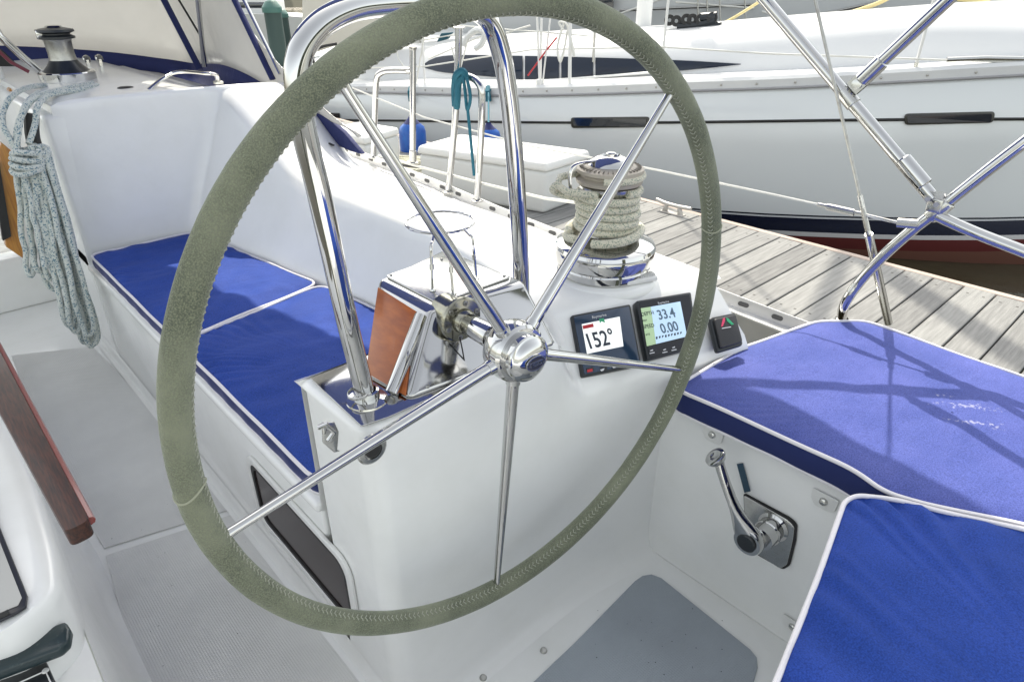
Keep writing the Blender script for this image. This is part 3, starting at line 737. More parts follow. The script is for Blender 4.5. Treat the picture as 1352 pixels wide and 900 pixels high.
for k in range(9):
    px = 866 + k * 4; b.prism([h2(px + dx, 446.5 - k * .8 + dy, .0008) for dx, dy in ((0, -2), (2, -2.4), (2.2, .8 - (k % 3)), (.2, 1.2))], pn * .0003)
obj('lower_legend', b, ink, sb, smooth=False)
b = MB()
for (px, py) in ((861, 465), (878, 464), (890, 461)):
    b.prism([h2(px + dx, py + dy, -.0005) for dx, dy in ((-3.5, 1), (3, -.4), (3.2, .8), (-3.3, 2.2))], pn * .0004)
    b.prism([h2(px + dx, py - 3.5 + dy, -.0005) for dx, dy in ((-2.5, 1), (1, -.4), (1.2, 1.2), (-2.3, 2.2))], pn * .0004)
obj('button_legend', b, silver, D2, smooth=False)
# knob / joystick unit
q3 = [(934, 421), (968, 414), (979, 457), (945, 467)]
K, w3 = instrument('small black square switch with red and green triangle mark', q3, 'course_switch'); K['category'] = 'switch'
b = MB(); b.prism(bez([p - pn * .006 for p in w3], .009), pn * .014); obj('housing', b, blk, K, bevel=.003)
b = MB(); b.prism(bez([p + pn * .0085 for p in inset(w3, .16)], .007), pn * .0085); kb = obj('knob', b, M('satin_black', (.03, .03, .033), .45), K, bevel=.003)
def h3(px, py): return onpod(px, py, .0174)
kc = sum([V((p[0], p[1], 0)) for p in q3], V()) / 4
b = MB(); b.prism([h3(952, 431), (h3(954.5, 420)), h3(957, 419.5), h3(957, 424), h3(954, 431)], pn * .0006); obj('red_mark', b, M('pink_red_print', (.65, .05, .13), .4), kb, smooth=False)
b = MB(); b.prism([h3(958.5, 419.5), h3(961, 420), h3(969, 428), h3(966, 429), h3(960, 424)], pn * .0006); obj('green_mark', b, green, kb, smooth=False)
b = MB(); b.prism([h3(953, 433), h3(965, 431), h3(965, 432), h3(953, 434)], pn * .0005); obj('white_mark', b, silver, kb, smooth=False)
for k_ in kb.children: pass

# ================================================================== PRIMARY WINCH
wc = at(803, 352, z=.705); wc = V((1.165, .935, .690)); S = 1.0
def P1(r, h): return (r, h)
def winch(label, o, s, drum, topdark=False, ax=(0, 0, 1)):
    T = thing('winch', label, 'winch', o)
    b = MB(); b.lathe([(0, 0), (.108*s, 0), (.112*s, .004*s), (.112*s, .020*s), (.110*s, .024*s), (.116*s, .030*s), (.1185*s, .052*s), (.117*s, .058*s), (.119*s, .062*s), (.116*s, .070*s), (.108*s, .075*s), (.088*s, .080*s), (.082*s, .082*s)], o, ax, 72); obj('base', b, chrome, T, ang=22)
    b = MB(); b.lathe([(.082*s, .082*s), (.070*s, .086*s), (.058*s, .096*s), (.054*s, .12*s), (.056*s, .175*s), (.062*s, .195*s), (.068*s, .203*s), (.068*s, .208*s), (.060*s, .212*s)], o, ax, 56); obj('drum', b, drum, T, ang=40)
    b = MB(); b.lathe([(.060*s, .2125*s), (.074*s, .214*s), (.076*s, .222*s), (.066*s, .228*s), (.066*s, .233*s), (.076*s, .238*s), (.075*s, .245*s), (.050*s, .252*s), (.046*s, .254*s)], o, ax, 56)
    obj('self_tailing_jaw', b, blk if topdark else M('tan_jaw', (.42, .38, .32), .5, .3), T, ang=25)
    b = MB()
    if not topdark:
        for k in range(40):
            a = 2 * math.pi * k / 40; d = V((math.cos(a), math.sin(a), 0)); t = V((-math.sin(a), math.cos(a), 0)); c = V(o) + d * .062*s + V((0, 0, .2486*s))
            b.box(c, (.014*s, .0018*s, .003*s), Matrix((d, t, V((0, 0, 1)))).transposed())
        obj('jaw_rib', b, M('dark_tan', (.20, .18, .15), .6), T)
    b = MB(); b.lathe([(.050*s, .2525*s), (.044*s, .262*s), (.030*s, .270*s), (.022*s, .272*s), (.020*s, .268*s), (0, .268*s)], o, ax, 48); cp = obj('cap', b, chrome, T, ang=28)
    b = MB(); b.lathe([(.0, .268*s), (.012*s, .2685*s), (.012*s, .276*s), (.009*s, .278*s), (0, .278*s)], o, ax, 8); obj('handle_socket', b, chrome2, cp, ang=25)
    return T
W1 = winch('large chrome winch on the coaming wound with thick rope', wc, 1.0, chrome2)
# feeder arm
b = MB(); d_ = V((-.86, .30, 0)).normalized()
b.tube(catmull([wc + V((0, 0, .262)) + d_ * .02, wc + V((0, 0, .262)) + d_ * .07, wc + V((0, 0, .256)) + d_ * .094, wc + V((0, 0, .235)) + d_ * .102, wc + V((0, 0, .205)) + d_ * .098], 6), .006, 10, flat=.6); obj('feeder_arm', b, chrome, W1)
b = MB(); b.prism([V((1.085, .87, .694)), V((1.15, .835, .694)), V((1.165, .855, .694)), V((1.10, .892, .694))], (0, 0, .012)); 
# rope turns
rr_ = .0091; pts = []; turns = 5.7; n = int(turns * 26)
for i in range(n + 1):
    t = i / n; a = -2 * math.pi * turns * t + 2.6; h = lerp(.098, .200, t); rad = lerp(.074, .0665, sstep(0, .14, t)) + (.003 * math.sin(a * 1.3))
    if t < .12: rad += .014 * (1 - t / .12)
    pts.append(wc + V((rad * math.cos(a), rad * math.sin(a), h)))
ex = pts[-1]
rt = thing('winch_rope', 'thick flecked rope wound eight turns round the large winch', 'rope', wc + V((0, 0, .07)))
b = MB(); b.tube([wc + (p - wc) for p in pts], rr_, 12); obj('turns', b, rope_w, rt)
# tail around the jaw, loop to the left
tl = []
for i in range(30):
    a = R(150) + R(-300) * i / 29; tl.append(wc + V((.073 * math.cos(a), .073 * math.sin(a), .2305)))
b = MB(); b.tube([wc + V((-.062, -.02, .198)), wc + V((-.09, .0, .203)), wc + V((-.108, .03, .205)), wc + V((-.112, .055, .216)), wc + V((-.095, .062, .228))] + tl[2:], .0082, 10)
b.tube(catmull([wc + V((-.11, .052, .219)), wc + V((-.105, .075, .20)), wc + V((-.08, .07, .185)), wc + V((-.06, .03, .18))], 6), .0085, 10)
obj('tail', b, rope_w, rt)
# low outgoing coil resting on the base
b = MB(); lo = []
for i in range(40):
    a = R(200) + R(330) * i / 39; r_ = .086 + .006 * math.sin(i * .4); lo.append(wc + V((r_ * math.cos(a), r_ * math.sin(a), .093 + .012 * math.sin(i * .16))))
b.tube(lo, .010, 12); obj('lower_turn', b, rope_w, rt)
# white comb-like fairlead at the foot of the winch
fc = at(845, 372, z=.692); ft = thing('deck_fairlead', 'white ribbed plastic fitting at the foot of the large winch', 'fairlead', fc)
dx = V((.94, -.30, 0)).normalized(); dy = V((.30, .94, 0)).normalized()
b = MB(); b.prism([fc + dx * x + dy * y for x, y in ((-.042, -.010), (.040, -.014), (.044, .004), (.038, .014), (-.036, .010), (-.044, .002))], (0, 0, .012)); obj('base', b, whitepl, ft, bevel=.004)
b = MB()
for k in range(9): b.box(fc + dx * (-.002 + .0045 * k) + V((0, 0, .015)), (.0018, .016, .006), Matrix((dx, dy, V((0, 0, 1)))).transposed())
obj('rib', b, whitepl, ft)

# ================================================================== FORWARD WINCH and gear
w2c = V((.505, 2.74, .957)); w2c = at(92, 108, z=.957)
W2 = thing('winch', 'small winch with grey drum and black top on the far coaming', 'winch', w2c)
s = .98
b = MB(); b.lathe([(0, -.004), (.088*s, -.004), (.088*s, .004), (.098*s, .006), (.100*s, .034), (.097*s, .038), (.075*s, .040)], w2c, (0, 0, 1), 48); obj('base', b, chrome, W2, ang=25)
b = MB(); b.lathe([(.082*s, .0385), (.060*s, .060), (.048*s, .078)], w2c, (0, 0, 1), 40); obj('drum_flare', b, blk, W2, ang=60)
b = MB(); b.lathe([(.048*s, .078), (.045*s, .10), (.047*s, .145), (.050*s, .150)], w2c, (0, 0, 1), 40); obj('drum', b, steeld, W2)
b = MB(); b.lathe([(.050*s, .150), (.064*s, .153), (.064*s, .160), (.050*s, .166), (.050*s, .170), (.066*s, .176), (.064*s, .184), (.035*s, .190), (0, .192)], w2c, (0, 0, 1), 40); obj('self_tailing_jaw', b, blk, W2, ang=25)
b = MB(); b.lathe([(.034*s, .189), (.026*s, .197), (0, .199)], w2c, (0, 0, 1), 24); b.box(w2c + V((-.05, -.01, .168)), (.030, .014, .030)); obj('cap', b, chrome, W2, bevel=.002)
# deck blocks behind winch
bk = at(122, 82, z=.985); B_ = thing('deck_block', 'pair of small steel rope blocks beside the far winch', 'block', bk)
for k in (-.02, .03):
    b = MB(); b.lathe([(0, -.006), (.016, -.006), (.018, 0), (.016, .006), (0, .006)], bk + V((k, 0, .012)), (.5, -1, 0), 20); b.box(bk + V((k, 0, -.005)), (.012, .018, .03)); obj('sheave', b, chrome2, B_)
# deck vent disk
vc = at(166, 117, z=.963); b = MB(); b.lathe([(0, .006), (.020, .006), (.026, .004), (.030, 0)], vc, (0, 0, 1), 24)
obj('deck_plug', b, rubber, label='small flat black plug on the white coaming top', cat='plug')
# grab handle
hb = thing('grab_handle', 'polished grab handle on the coaming corner below the dodger', 'handle', at(198, 118, z=.955))
hp = [at(196, 119, z=.962), at(212, 106, z=.990), at(228, 97, z=1.005), at(246, 95, z=1.008), at(270, 97, z=1.006), at(285, 99, z=.998), at(288, 108, z=.965)]
b = MB(); b.tube(catmull(hp, 6), .010, 14, flat=.6); obj('bar', b, chrome, hb)
b = MB(); b.lathe([(0, .006), (.016, .005), (.018, 0)], hp[0] - V((0, 0, .006)), (0, 0, 1), 20); b.box(hp[-1] - V((0, 0, .003)), (.03, .03, .01)); obj('foot', b, chrome2, hb, bevel=.002)
# hatch-side rail (top left)
rl = thing('hatch_rail', 'dark red edged steel rail sloping down at the companionway', 'rail', at(50, 95, y=3.3))
b = MB(); b.tube([at(-30, 0, y=3.3), at(0, 48, y=3.3), at(30, 76, y=3.3), at(52, 94, y=3.3)], .014, 16); obj('tube', b, chrome, rl)
b = MB(); b.tube([at(-40, 0, y=3.28), at(-8, 62, y=3.28), at(14, 82, y=3.28), at(38, 95, y=3.28)], .007, 12); obj('lower_tube', b, M('dark_red', (.16, .01, .03), .3, coat=.4), rl)
b = MB(); b.prism([at(-20, 60, y=3.36), at(3, 66, y=3.36), at(26, 88, y=3.36), at(-20, 88, y=3.36)], (0, .03, 0)); obj('dark_board', b, rubber, rl)
# ---- rope over winch & coil
cr = thing('hanging_rope_coil', 'teal-flecked rope coil hanging from the far winch to the floor', 'rope coil', at(105, 452, y=2.60))
Yc = 2.56
b = MB()
b.tube(catmull([at(122, 110, z=.966), at(100, 115, z=.968), at(70, 121, z=.972), at(45, 130, y=2.62), at(30, 150, y=2.56), at(22, 175, y=2.54), at(24, 200, y=2.52)], 8), .0088, 10)
b.tube(catmull([at(60, 113, z=.965), at(40, 115, z=.975), at(18, 125, y=2.66), at(5, 145, y=2.6), at(4, 165, y=2.56), at(14, 185, y=2.53), at(22, 198, y=2.52)], 8), .0085, 10)
b.tube(catmull([at(128, 113, z=.965), at(104, 119, z=.968), at(66, 125, z=.972), at(50, 140, y=2.58), at(46, 165, y=2.55), at(38, 190, y=2.52)], 8), .0088, 10)
b.tube(catmull([at(52, 122, z=.968), at(36, 135, y=2.6), at(27, 160, y=2.55), at(22, 200, y=2.51), at(24, 230, y=2.50)], 8), .0085, 10)
obj('lead_rope', b, rope_b, cr)
b = MB()
def drape(x0, y0, x1, y1, dw, yy, wob=2, r=.0085):
    """elongated loop: down one side, round the bottom and up the other"""
    P = []
    for k in range(9):
        t = k / 8; P.append((lerp(x0 - 3, x1 - dw, t) + random.uniform(-wob, wob), lerp(y0, y1 - 12, t)))
    P.append((x1 - dw * .3, y1 + 1)); P.append((x1 + dw * .5, y1))
    for k in range(9):
        t = 1 - k / 8; P.append((lerp(x0 + 6, x1 + dw, t) + random.uniform(-wob, wob), lerp(y0, y1 - 12, t)))
    b.tube(catmull([at(p[0], p[1], y=yy + random.uniform(-.008, .008)) for p in P], 4), r, 9)
random.seed(3)
for (x0, y0, x1, y1, dw, yy) in ((22, 205, 40, 362, 5, 2.55), (28, 200, 52, 356, 7, 2.54), (34, 196, 66, 366, 6, 2.53), (30, 200, 60, 350, 4, 2.50), (38, 196, 84, 400, 8, 2.52), (42, 192, 92, 428, 8, 2.50), (46, 192, 100, 436, 7, 2.49),
                               (50, 193, 112, 450, 8, 2.51), (52, 195, 120, 455, 6, 2.49), (56, 196, 124, 452, 5, 2.52), (48, 190, 104, 430, 12, 2.54), (36, 200, 72, 380, 12, 2.56), (54, 198, 116, 440, 9, 2.47)):
    drape(x0, y0, x1, y1, dw, yy)
obj('loops', b, rope_b, cr)
b = MB(); 
for k in range(4):
    pts = []
    for i in range(20):
        a = 2 * math.pi * i / 19; c = at(40, 200 + 8 * k, y=2.50); pts.append(c + V((.047 * math.cos(a), .036 * math.sin(a), .006 * math.sin(a * 2 + k))))
    b.tube(pts, .0085, 9)
obj('wrap_turns', b, rope_b, cr)
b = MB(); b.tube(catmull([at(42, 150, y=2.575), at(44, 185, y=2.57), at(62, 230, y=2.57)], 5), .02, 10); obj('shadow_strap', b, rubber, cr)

# ================================================================== CENTRE TABLE / LEAF
tb = thing('cockpit_table', 'white moulded cockpit table with brown teak leaf at the left edge', 'table', (-.15, 1.3, 0))
def zoff(px, py, z): return at(px, py, z=z)
b = MB(); base = [at(200, 905, z=0), at(168, 820, z=0), at(128, 730, z=0), at(70, 640, z=0), at(20, 560, z=0)]
rows = []
for (sx, z) in ((0, .0), (.012, .012), (.028, .05), (.048, .16), (.058, .30), (.066, .36)):
    rows.append([V((p.x - sx, p.y, z)) for p in [V((.035, .45, 0)), V((.04, .75, 0))] + base[1:] + [V((.06, 3.0, 0))]])
b.grid(rows); b.poly([rows[-1][0], rows[-1][-1], V((-.6, 3.0, .36)), V((-.6, .45, .36))])
obj('pedestal_base', b, gel, tb, ang=60)
b = MB(); zt = .50
tpz = [(-30, 500), (4, 548), (34, 610), (64, 700), (73, 752), (70, 775), (50, 800), (10, 830), (-40, 848)]
P_ = [at(x, y, z=zt) for x, y in tpz]
P_ = catmull(P_, 5)
rows = [[V((p.x, p.y, .34)) for p in P_], [V((p.x + .004, p.y, .42)) for p in P_], [V((p.x + .004, p.y, .475)) for p in P_], [V((p.x, p.y, .492)) for p in P_], [V((p.x - .008, p.y + .002, zt)) for p in P_], [V((p.x - .03, p.y + .02, zt + .001)) for p in P_], [V((-.5, lerp(.95, 1.9, 1 - i / len(P_)), zt + .001)) for i, p in enumerate(P_)]]
b.grid(rows); obj('locker_lid', b, gel, tb, ang=50)
# instrument screen on the lid
sf = [(-14, 650), (-3, 688), (38, 789), (36, 803), (24, 811), (-14, 829)]
b = MB(); b.prism([at(x, y, z=.503) for x, y in sf], (0, 0, .006)); so = obj('screen_frame', b, M('violet_black', (.02, .022, .03), .3), tb, bevel=.002)
sg_ = [(-14, 668), (-6, 700), (29, 789), (24, 799), (-14, 815)]
b = MB(); b.prism([at(x, y, z=.5095) for x, y in sg_], (0, 0, .001)); obj('screen_glass', b, M('grey_screen', (.40, .40, .38), .15), so, smooth=False)
b = MB(); b.tube([at(-6, 815, z=.513), at(4, 811, z=.513), at(12, 807, z=.513)], .004, 8); obj('latch', b, rubber, so)
# black handle bar
b = MB(); b.prism([at(-10, 870, z=.43), at(92, 830, z=.43), at(98, 840, z=.43), at(96, 856, z=.43), at(84, 867, z=.43), at(-10, 903, z=.43)], (0, 0, .02)); hbk = obj('black_tray_edge', b, M('speckled_black', (.015, .03, .034), .3, mott=(120, (.06, .09, .09), .6, .75)), tb, bevel=.005)
b = MB(); b.prism([at(-10, 907, z=.40), at(64, 878, z=.40), at(76, 905, z=.40), at(-10, 940, z=.40)], (0, 0, .012)); o_ = obj('lower_panel', b, blk, tb, bevel=.002)
b = MB(); b.tube([at(20, 903, z=.414), at(60, 885, z=.414), at(68, 903, z=.414)], .0012, 6); b.lathe([(0, .003), (.004, .002), (.005, 0)], at(60, 885, z=.413), (0, 0, 1), 12); obj('panel_line', b, whitepl, o_)
# curved tube behind the leaf
b = MB(); b.tube(catmull([at(-25, 520, z=.30), at(10, 560, z=.33), at(34, 615, z=.36), at(52, 670, z=.37), at(62, 722, z=.34)], 6), .012, 14); obj('curved_tube', b, steeld, tb)
# teak leaf
lz = .60
def lf(px, py, z=lz): return at(px, py, z=z)
b = MB(); b.prism(bez([lf(118, 686), lf(86, 702), lf(-40, 472), lf(-40, 388)], .012), (0, 0, -.03)); lo_ = obj('teak_leaf', b, teak, tb, bevel=.005, seg=3)
e0, e1 = lf(116, 684, .602), lf(-38, 392, .602)
b = MB(); b.tube([e0.lerp(e1, t) + V((.002, 0, -.014)) for t in (0.01, .3, .6, 1)], .0075, 8); obj('leaf_edge', b, redw, lo_)

# ================================================================== HELM LEVER on seat face x=1.11
HX = 1.107
def hf(px, py, dx=0): return at(px, py, x=HX - dx)
lv = thing('engine_lever', 'chrome engine control lever on a steel plate below the helm cushion', 'lever', hf(1015, 700))
pp_ = [(983, 652), (1041, 685), (1050, 694), (1048, 712), (1040, 744), (1031, 749), (1000, 729), (985, 700)]
b = MB(); b.prism(bez([hf(*p) for p in pp_], .006), (-.004, 0, 0)); pl_ = obj('plate', b, chrome2, lv, bevel=.001)
b = MB(); b.prism(bez([hf(x + (3 if x > 1015 else -1), y + (2 if y > 700 else -2)) + V((.001, 0, 0)) for x, y in pp_], .007), (-.0025, 0, 0)); obj('gasket', b, rubber, pl_)
b = MB(); b.lathe([(0, .002), (.0045, .0016), (.005, 0)], hf(1034, 708, .004), (-1, 0, 0), 14); obj('screw', b, steeld, pl_)
hc = hf(1022, 694); b = MB()
b.lathe([(0, 0), (.033, 0), (.033, .006), (.027, .010), (.0265, .024), (.0285, .026), (.0285, .030), (.026, .032), (.025, .056), (0, .056)], hc, (-1, 0, 0), 40)
obj('hub', b, chrome, lv, ang=25)
k0 = at(990, 712, x=HX - .068); k1 = at(948, 607, x=HX - .068)
up = (k1 - k0).normalized(); sd = up.cross(V((-1, 0, 0))).normalized()
b = MB(); L = (k1 - k0).length; n = 12; rows = []
for i in range(n + 1):
    t = i / n; w = lerp(.031, .0105, sstep(0, .5, t)) + .003 * sstep(.9, 1, t); th_ = lerp(.014, .009, t)
    c = k0 + up * (L * t); xo = -.006 * math.sin(math.pi * t)
    rows.append([c + sd * (w * math.cos(a)) + V((xo + th_ * math.sin(a), 0, 0)) for a in [2 * math.pi * k / 20 for k in range(20)]])
g = b.grid(rows, closed=True); b.bm.faces.new(g[-1])
b.lathe([(0, -.014), (.029, -.014), (.031, -.008), (.031, .008), (.029, .013), (0, .013)], k0, (-1, 0, 0), 36)
arm = obj('arm', b, chrome, lv, ang=50)
b = MB(); b.lathe([(0, .0), (.0205, .0), (.0205, .003), (.018, .0045), (0, .0045)], k0 + V((-.0132, 0, 0)), (-1, 0, 0), 28); obj('black_cap', b, blk, arm, ang=25)
b = MB(); kax = (up + V((-.5, 0, 0))).normalized(); b.lathe([(0, -.006), (.010, -.006), (.018, 0), (.0225, .007), (.022, .012), (.016, .015), (.009, .013), (0, .011)], k1, kax, 32); obj('knob', b, chrome, arm, ang=50)
b = MB(); b.prism([hf(973, 612), hf(981, 611), hf(991, 648), hf(983, 650)], (-.001, 0, 0)); obj('label_strip', b, M('blue_label', (.02, .06, .10), .4), smooth=False, label='narrow dark label strip beside the chrome engine lever', cat='label')
# snaps
def snap(px, py, x, label, tab=True, name='snap_fastener', nrm=(-1, 0, 0), p=None):
    p = p or at(px, py, x=x); T = thing(name, label, 'fastener', p, 'snap fasteners of the helm seat'); nrm = V(nrm)
    if tab:
        b = MB(); q = [p + V((0, a, c)) for a, c in ((.026, .018), (.024, -.006), (.014, -.018), (-.016, -.018), (-.024, -.010), (-.026, .018))]
        b.prism(bez(q, .004), (-.002, 0, 0)); obj('tab', b, whitepl, T, bevel=.0006)
    b = MB(); b.lathe([(0, .006), (.005, .0058), (.0075, .004), (.0085, .0)], p + nrm * .002, nrm, 20); obj('stud', b, chrome2, T)
    return T
snap(941, 573, HX, 'snap fastener under the left end of the sunlit helm cushion')
snap(1088, 661, HX, 'snap fastener between the two helm cushions, right of the lever')
sY_ = lambda px, py, y: at(px, py, y=y)
p = at(1052, 822, x=1.0); 
snap(0, 0, 0, 'snap fastener half hidden at the near cushion edge', p=at(1047, 826, x=HX))
wn_ = V((-.05, -1, 0)).normalized()
GS = 'steel studs low on the helm wall'
for (px, py, l) in ((718, 857, 'steel stud low on the helm wall, nearer the floor panel tip'), (638, 893, 'steel stud low on the helm wall, at the bottom edge of the view')):
    p = at(px, py, z=.005); b = MB(); b.lathe([(0, .004), (.005, .0035), (.008, 0), (.008, -.006)], p - V((0, 0, .003)), (0, -.35, 1), 20); obj('wall_stud', b, steeld, label=l, cat='stud', group=GS)
# latch and socket on pedestal
lt = thing('hook_latch', 'small steel hook latch on the left edge of the pedestal', 'latch', at(436, 575, y=.745))
b = MB(); b.prism([at(x, y, y=.7455) for x, y in ((424, 556), (440, 555), (446, 568), (444, 592), (448, 594), (440, 596), (425, 583))], (0, -.004, 0)); obj('plate', b, chrome2, lt, bevel=.0015)
b = MB(); b.tube([at(421, 564, y=.735), at(430, 560, y=.728), at(441, 570, y=.728), at(434, 581, y=.73)], .004, 10); obj('hook', b, chrome, lt)
sk = thing('deck_socket', 'round steel socket with black cap behind the lower left spoke', 'socket', at(487, 592, y=.741))
b = MB(); so_ = at(490, 592, y=.741); b.lathe([(0, 0), (.026, 0), (.026, .003), (.023, .005), (.016, .006), (.015, .002), (0, .002)], so_, (0, -1, 0), 32); obj('flange', b, chrome2, sk, ang=25)
b = MB(); b.lathe([(0, .003), (.014, .003), (.014, .010), (.010, .012), (0, .012)], so_ + V((-.001, 0, .004)), (0, -1, 0), 24); obj('cap', b, rubber, sk, ang=25)

# ================================================================== TUBES AT RIGHT (pushpit, bimini, stay)
rail = thing('pushpit_rail', 'curved steel stern rail rising from the deck beside the cushion', 'rail', at(1112, 424, z=.49))
p0 = at(1110, 426, z=.485)
rp = [p0, at(1116, 400, x=1.66), at(1135, 372, x=1.665), at(1168, 336, x=1.67), at(1205, 303, x=1.675), at(1240, 276, x=1.68), at(1300, 228, x=1.69), at(1365, 178, x=1.70), at(1440, 120, x=1.71)]
b = MB(); b.tube(catmull(rp, 6), .0130, 20); obj('curved_tube', b, chrome, rail)
j0 = at(1238, 285, x=1.675)
b = MB(); b.tube(catmull([j0, at(1290, 308, x=1.672), at(1352, 332, x=1.67), at(1480, 382, x=1.665)], 6), .0125, 20); obj('lower_tube', b, chrome, rail)
b = MB(); b.lathe([(0, 0), (.03, 0), (.03, .004), (.017, .006), (.016, .02)], p0 - V((0, 0, .005)), (0, 0, 1), 28); obj('foot', b, chrome2, rail, ang=25)
ax = (rp[5] - rp[4]).normalized(); b = MB(); b.lathe([(.0132, -.026), (.0165, -.025), (.017, 0), (.0165, .025), (.0132, .026)], at(1240, 277, x=1.68), ax, 24); b.box(at(1236, 270, x=1.675), (.03, .03, .03)); obj('clamp', b, chrome2, rail, bevel=.002)
# bimini
bm_ = thing('bimini', 'canvas bimini on steel legs at the upper right, unseen top cut to shape the cockpit shade', 'bimini', at(1240, 268, x=1.68))
LA, LB = at(1232, 262, x=1.675), at(1010, 0, x=1.675)
top1 = LA + (LB - LA) * (1.0 / (LB.z - LA.z)) * 1.02
b = MB(); b.tube([LA, top1], .0145, 22); obj('main_leg', b, chrome, bm_)
d1 = (LB - LA).normalized()
b = MB(); b.lathe([(.0148, 0), (.0185, .002), (.0185, .075), (.0148, .078)], at(1213, 236, x=1.675) - d1 * .02, d1, 26); b.box(at(1236, 262, x=1.67), (.014, .03, .03)); obj('leg_socket', b, chrome, bm_, ang=25)
for q_ in ((1224, 262), (1235, 269)):
    b = MB(); b.lathe([(0, -.008), (.006, -.008), (.006, .008), (0, .008)], at(*q_, x=1.655), (1, .5, 0), 12); obj('bolt', b, steeld, bm_)
JA = at(1125, 118, x=1.675); JB = at(1262, -10, x=1.675)
b = MB(); dj = (JB - JA).normalized(); b.tube([JA + dj * .05, JA + (JB - JA) * 5.2], .0140, 22); obj('strut', b, chrome, bm_)
b = MB(); b.lathe([(.0, .028), (.0178, .028), (.0178, .082), (.0142, .084)], JA, dj, 26); b.box(JA + dj * .018, (.010, .034, .034), Matrix.Rotation(.7, 3, 'X')); obj('strut_socket', b, chrome, bm_, ang=25)
b = MB(); b.lathe([(.0148, -.022), (.0172, -.021), (.0172, .021), (.0148, .022)], LA.lerp(LB, (LA - JA).length / (LA - LB).length * .97), d1, 26); b.lathe([(0, -.008), (.011, -.008), (.011, .004), (0, .006)], JA + dj * .016 - V((.008, 0, 0)), (-1, -.4, .1), 20); obj('strut_clamp', b, chrome2, bm_, ang=25)
bz = 1.98
edge = [(.12, 3.6), (1.24, 3.6), (1.30, 3.1), (1.36, 2.80), (1.44, 2.40), (1.56, 2.0), (1.70, 1.70), (1.90, 1.44), (1.87, 1.28), (1.84, 1.0), (1.80, .74), (.98, .74), (.14, 1.45)]  # unseen canvas outline, trimmed to throw the wanted shadow edges and admit sky
b = MB(); rows = []
E_ = rounded(edge, .06); E_ = resample(E_, .15); cc_ = V((1.1, 1.9))
for f, dz in ((1, -.06), (1, 0), (.85, .05), (.6, .10), (.3, .13), (.01, .14)): rows.append([(lerp(cc_.x, p.x, f), lerp(cc_.y, p.y, f), bz + dz) for p in E_])
b.grid(rows, closed=True); 
bimcol = M('bimini_canvas', (.012, .03, .19), .8)
_nt = bimcol.node_tree; _t = _nt.nodes.new('ShaderNodeBsdfTranslucent'); _t.inputs[0].default_value = (.14, .18, .40, 1); _m = _nt.nodes.new('ShaderNodeMixShader'); _m.inputs[0].default_value = .25
_nt.links.new(_nt.nodes['Principled BSDF'].outputs[0], _m.inputs[1]); _nt.links.new(_t.outputs[0], _m.inputs[2]); _nt.links.new(_m.outputs[0], _nt.nodes['Material Output'].inputs[0])
obj('shade_cut_canopy', b, bimcol, bm_, ang=60)
b = MB()
for yy in (3.4, 2.2): b.tube(catmull([(.62, yy, 1.95), (.8, yy, 2.02), (1.0, yy, 2.05), (1.25, yy, 2.0)], 6), .013, 12)
obj('bow', b, chrome, bm_)
# stay
st = thing('backstay', 'thin wire stay running up from a steel turnbuckle behind the helm cushion', 'wire stay', at(1172, 424, z=.49))
s0, s1, s2 = at(1173, 426, z=.49), at(1146, 305, x=1.655), at(1075, -5, x=1.64)
s3 = s1 + (s2 - s1) * 6
b = MB(); b.tube([s0, s0.lerp(s1, .5), s0.lerp(s1, .97)], [.0105, .0105, .0095], 14); b.tube([s0.lerp(s1, .95), s1.lerp(s2, .16)], .0062, 12); obj('turnbuckle', b, chrome2, st)
b = MB(); b.tube([s1, s3], .0036, 10); obj('wire', b, steeld, st)
# lifeline with turnbuckle
def lifeline(name, label, pts, r, fitting=None, mat=None, cat='lifeline', grp=None):
    T = thing(name, label, cat, pts[0], grp); b = MB(); b.tube(pts, r, 8); obj('wire', b, mat or rope_p, T)
    if fitting:
        b = MB()
        for (a, c, rad) in fitting: b.tube([a, a.lerp(c, .5), c], rad, 10)
        obj('turnbuckle', b, chrome2, T)
    return T
A = at(1200, 296, x=1.66); Bp = at(560, 155, x=1.56)
m1, m2, m3 = at(1080, 270, x=1.655), at(1140, 283, x=1.66), at(1185, 294, x=1.66)
lifeline('lifeline', 'white lifeline ending in a turnbuckle at the stern rail clamp', [at(1175, 292, x=1.66), m1, at(1012, 255, x=1.652), at(860, 223, x=1.64), at(700, 193, x=1.6), at(560, 155, x=1.57), at(450, 110, x=1.55)], .0030,
         [(m1, m2, .005), (at(1092, 273, x=1.655), at(1128, 281, x=1.657), .0085), (m2, m3, .0035), (m3, at(1212, 296, x=1.665), .011)])
lifeline('lifeline', 'lower grey lifeline sagging past the large winch', [at(1040, 262, x=1.6), at(900, 285, x=1.6), at(745, 268, x=1.6), at(700, 262, x=1.6), at(560, 222, x=1.57), at(450, 190, x=1.55)], .0030) if False else None
lifeline('dock_line', 'pale mooring rope running low along the toe rail', [at(765, 268, x=1.62), at(720, 262, x=1.6), at(640, 243, x=1.58), at(560, 222, x=1.57), at(500, 205, x=1.55)], .0055, cat='rope')
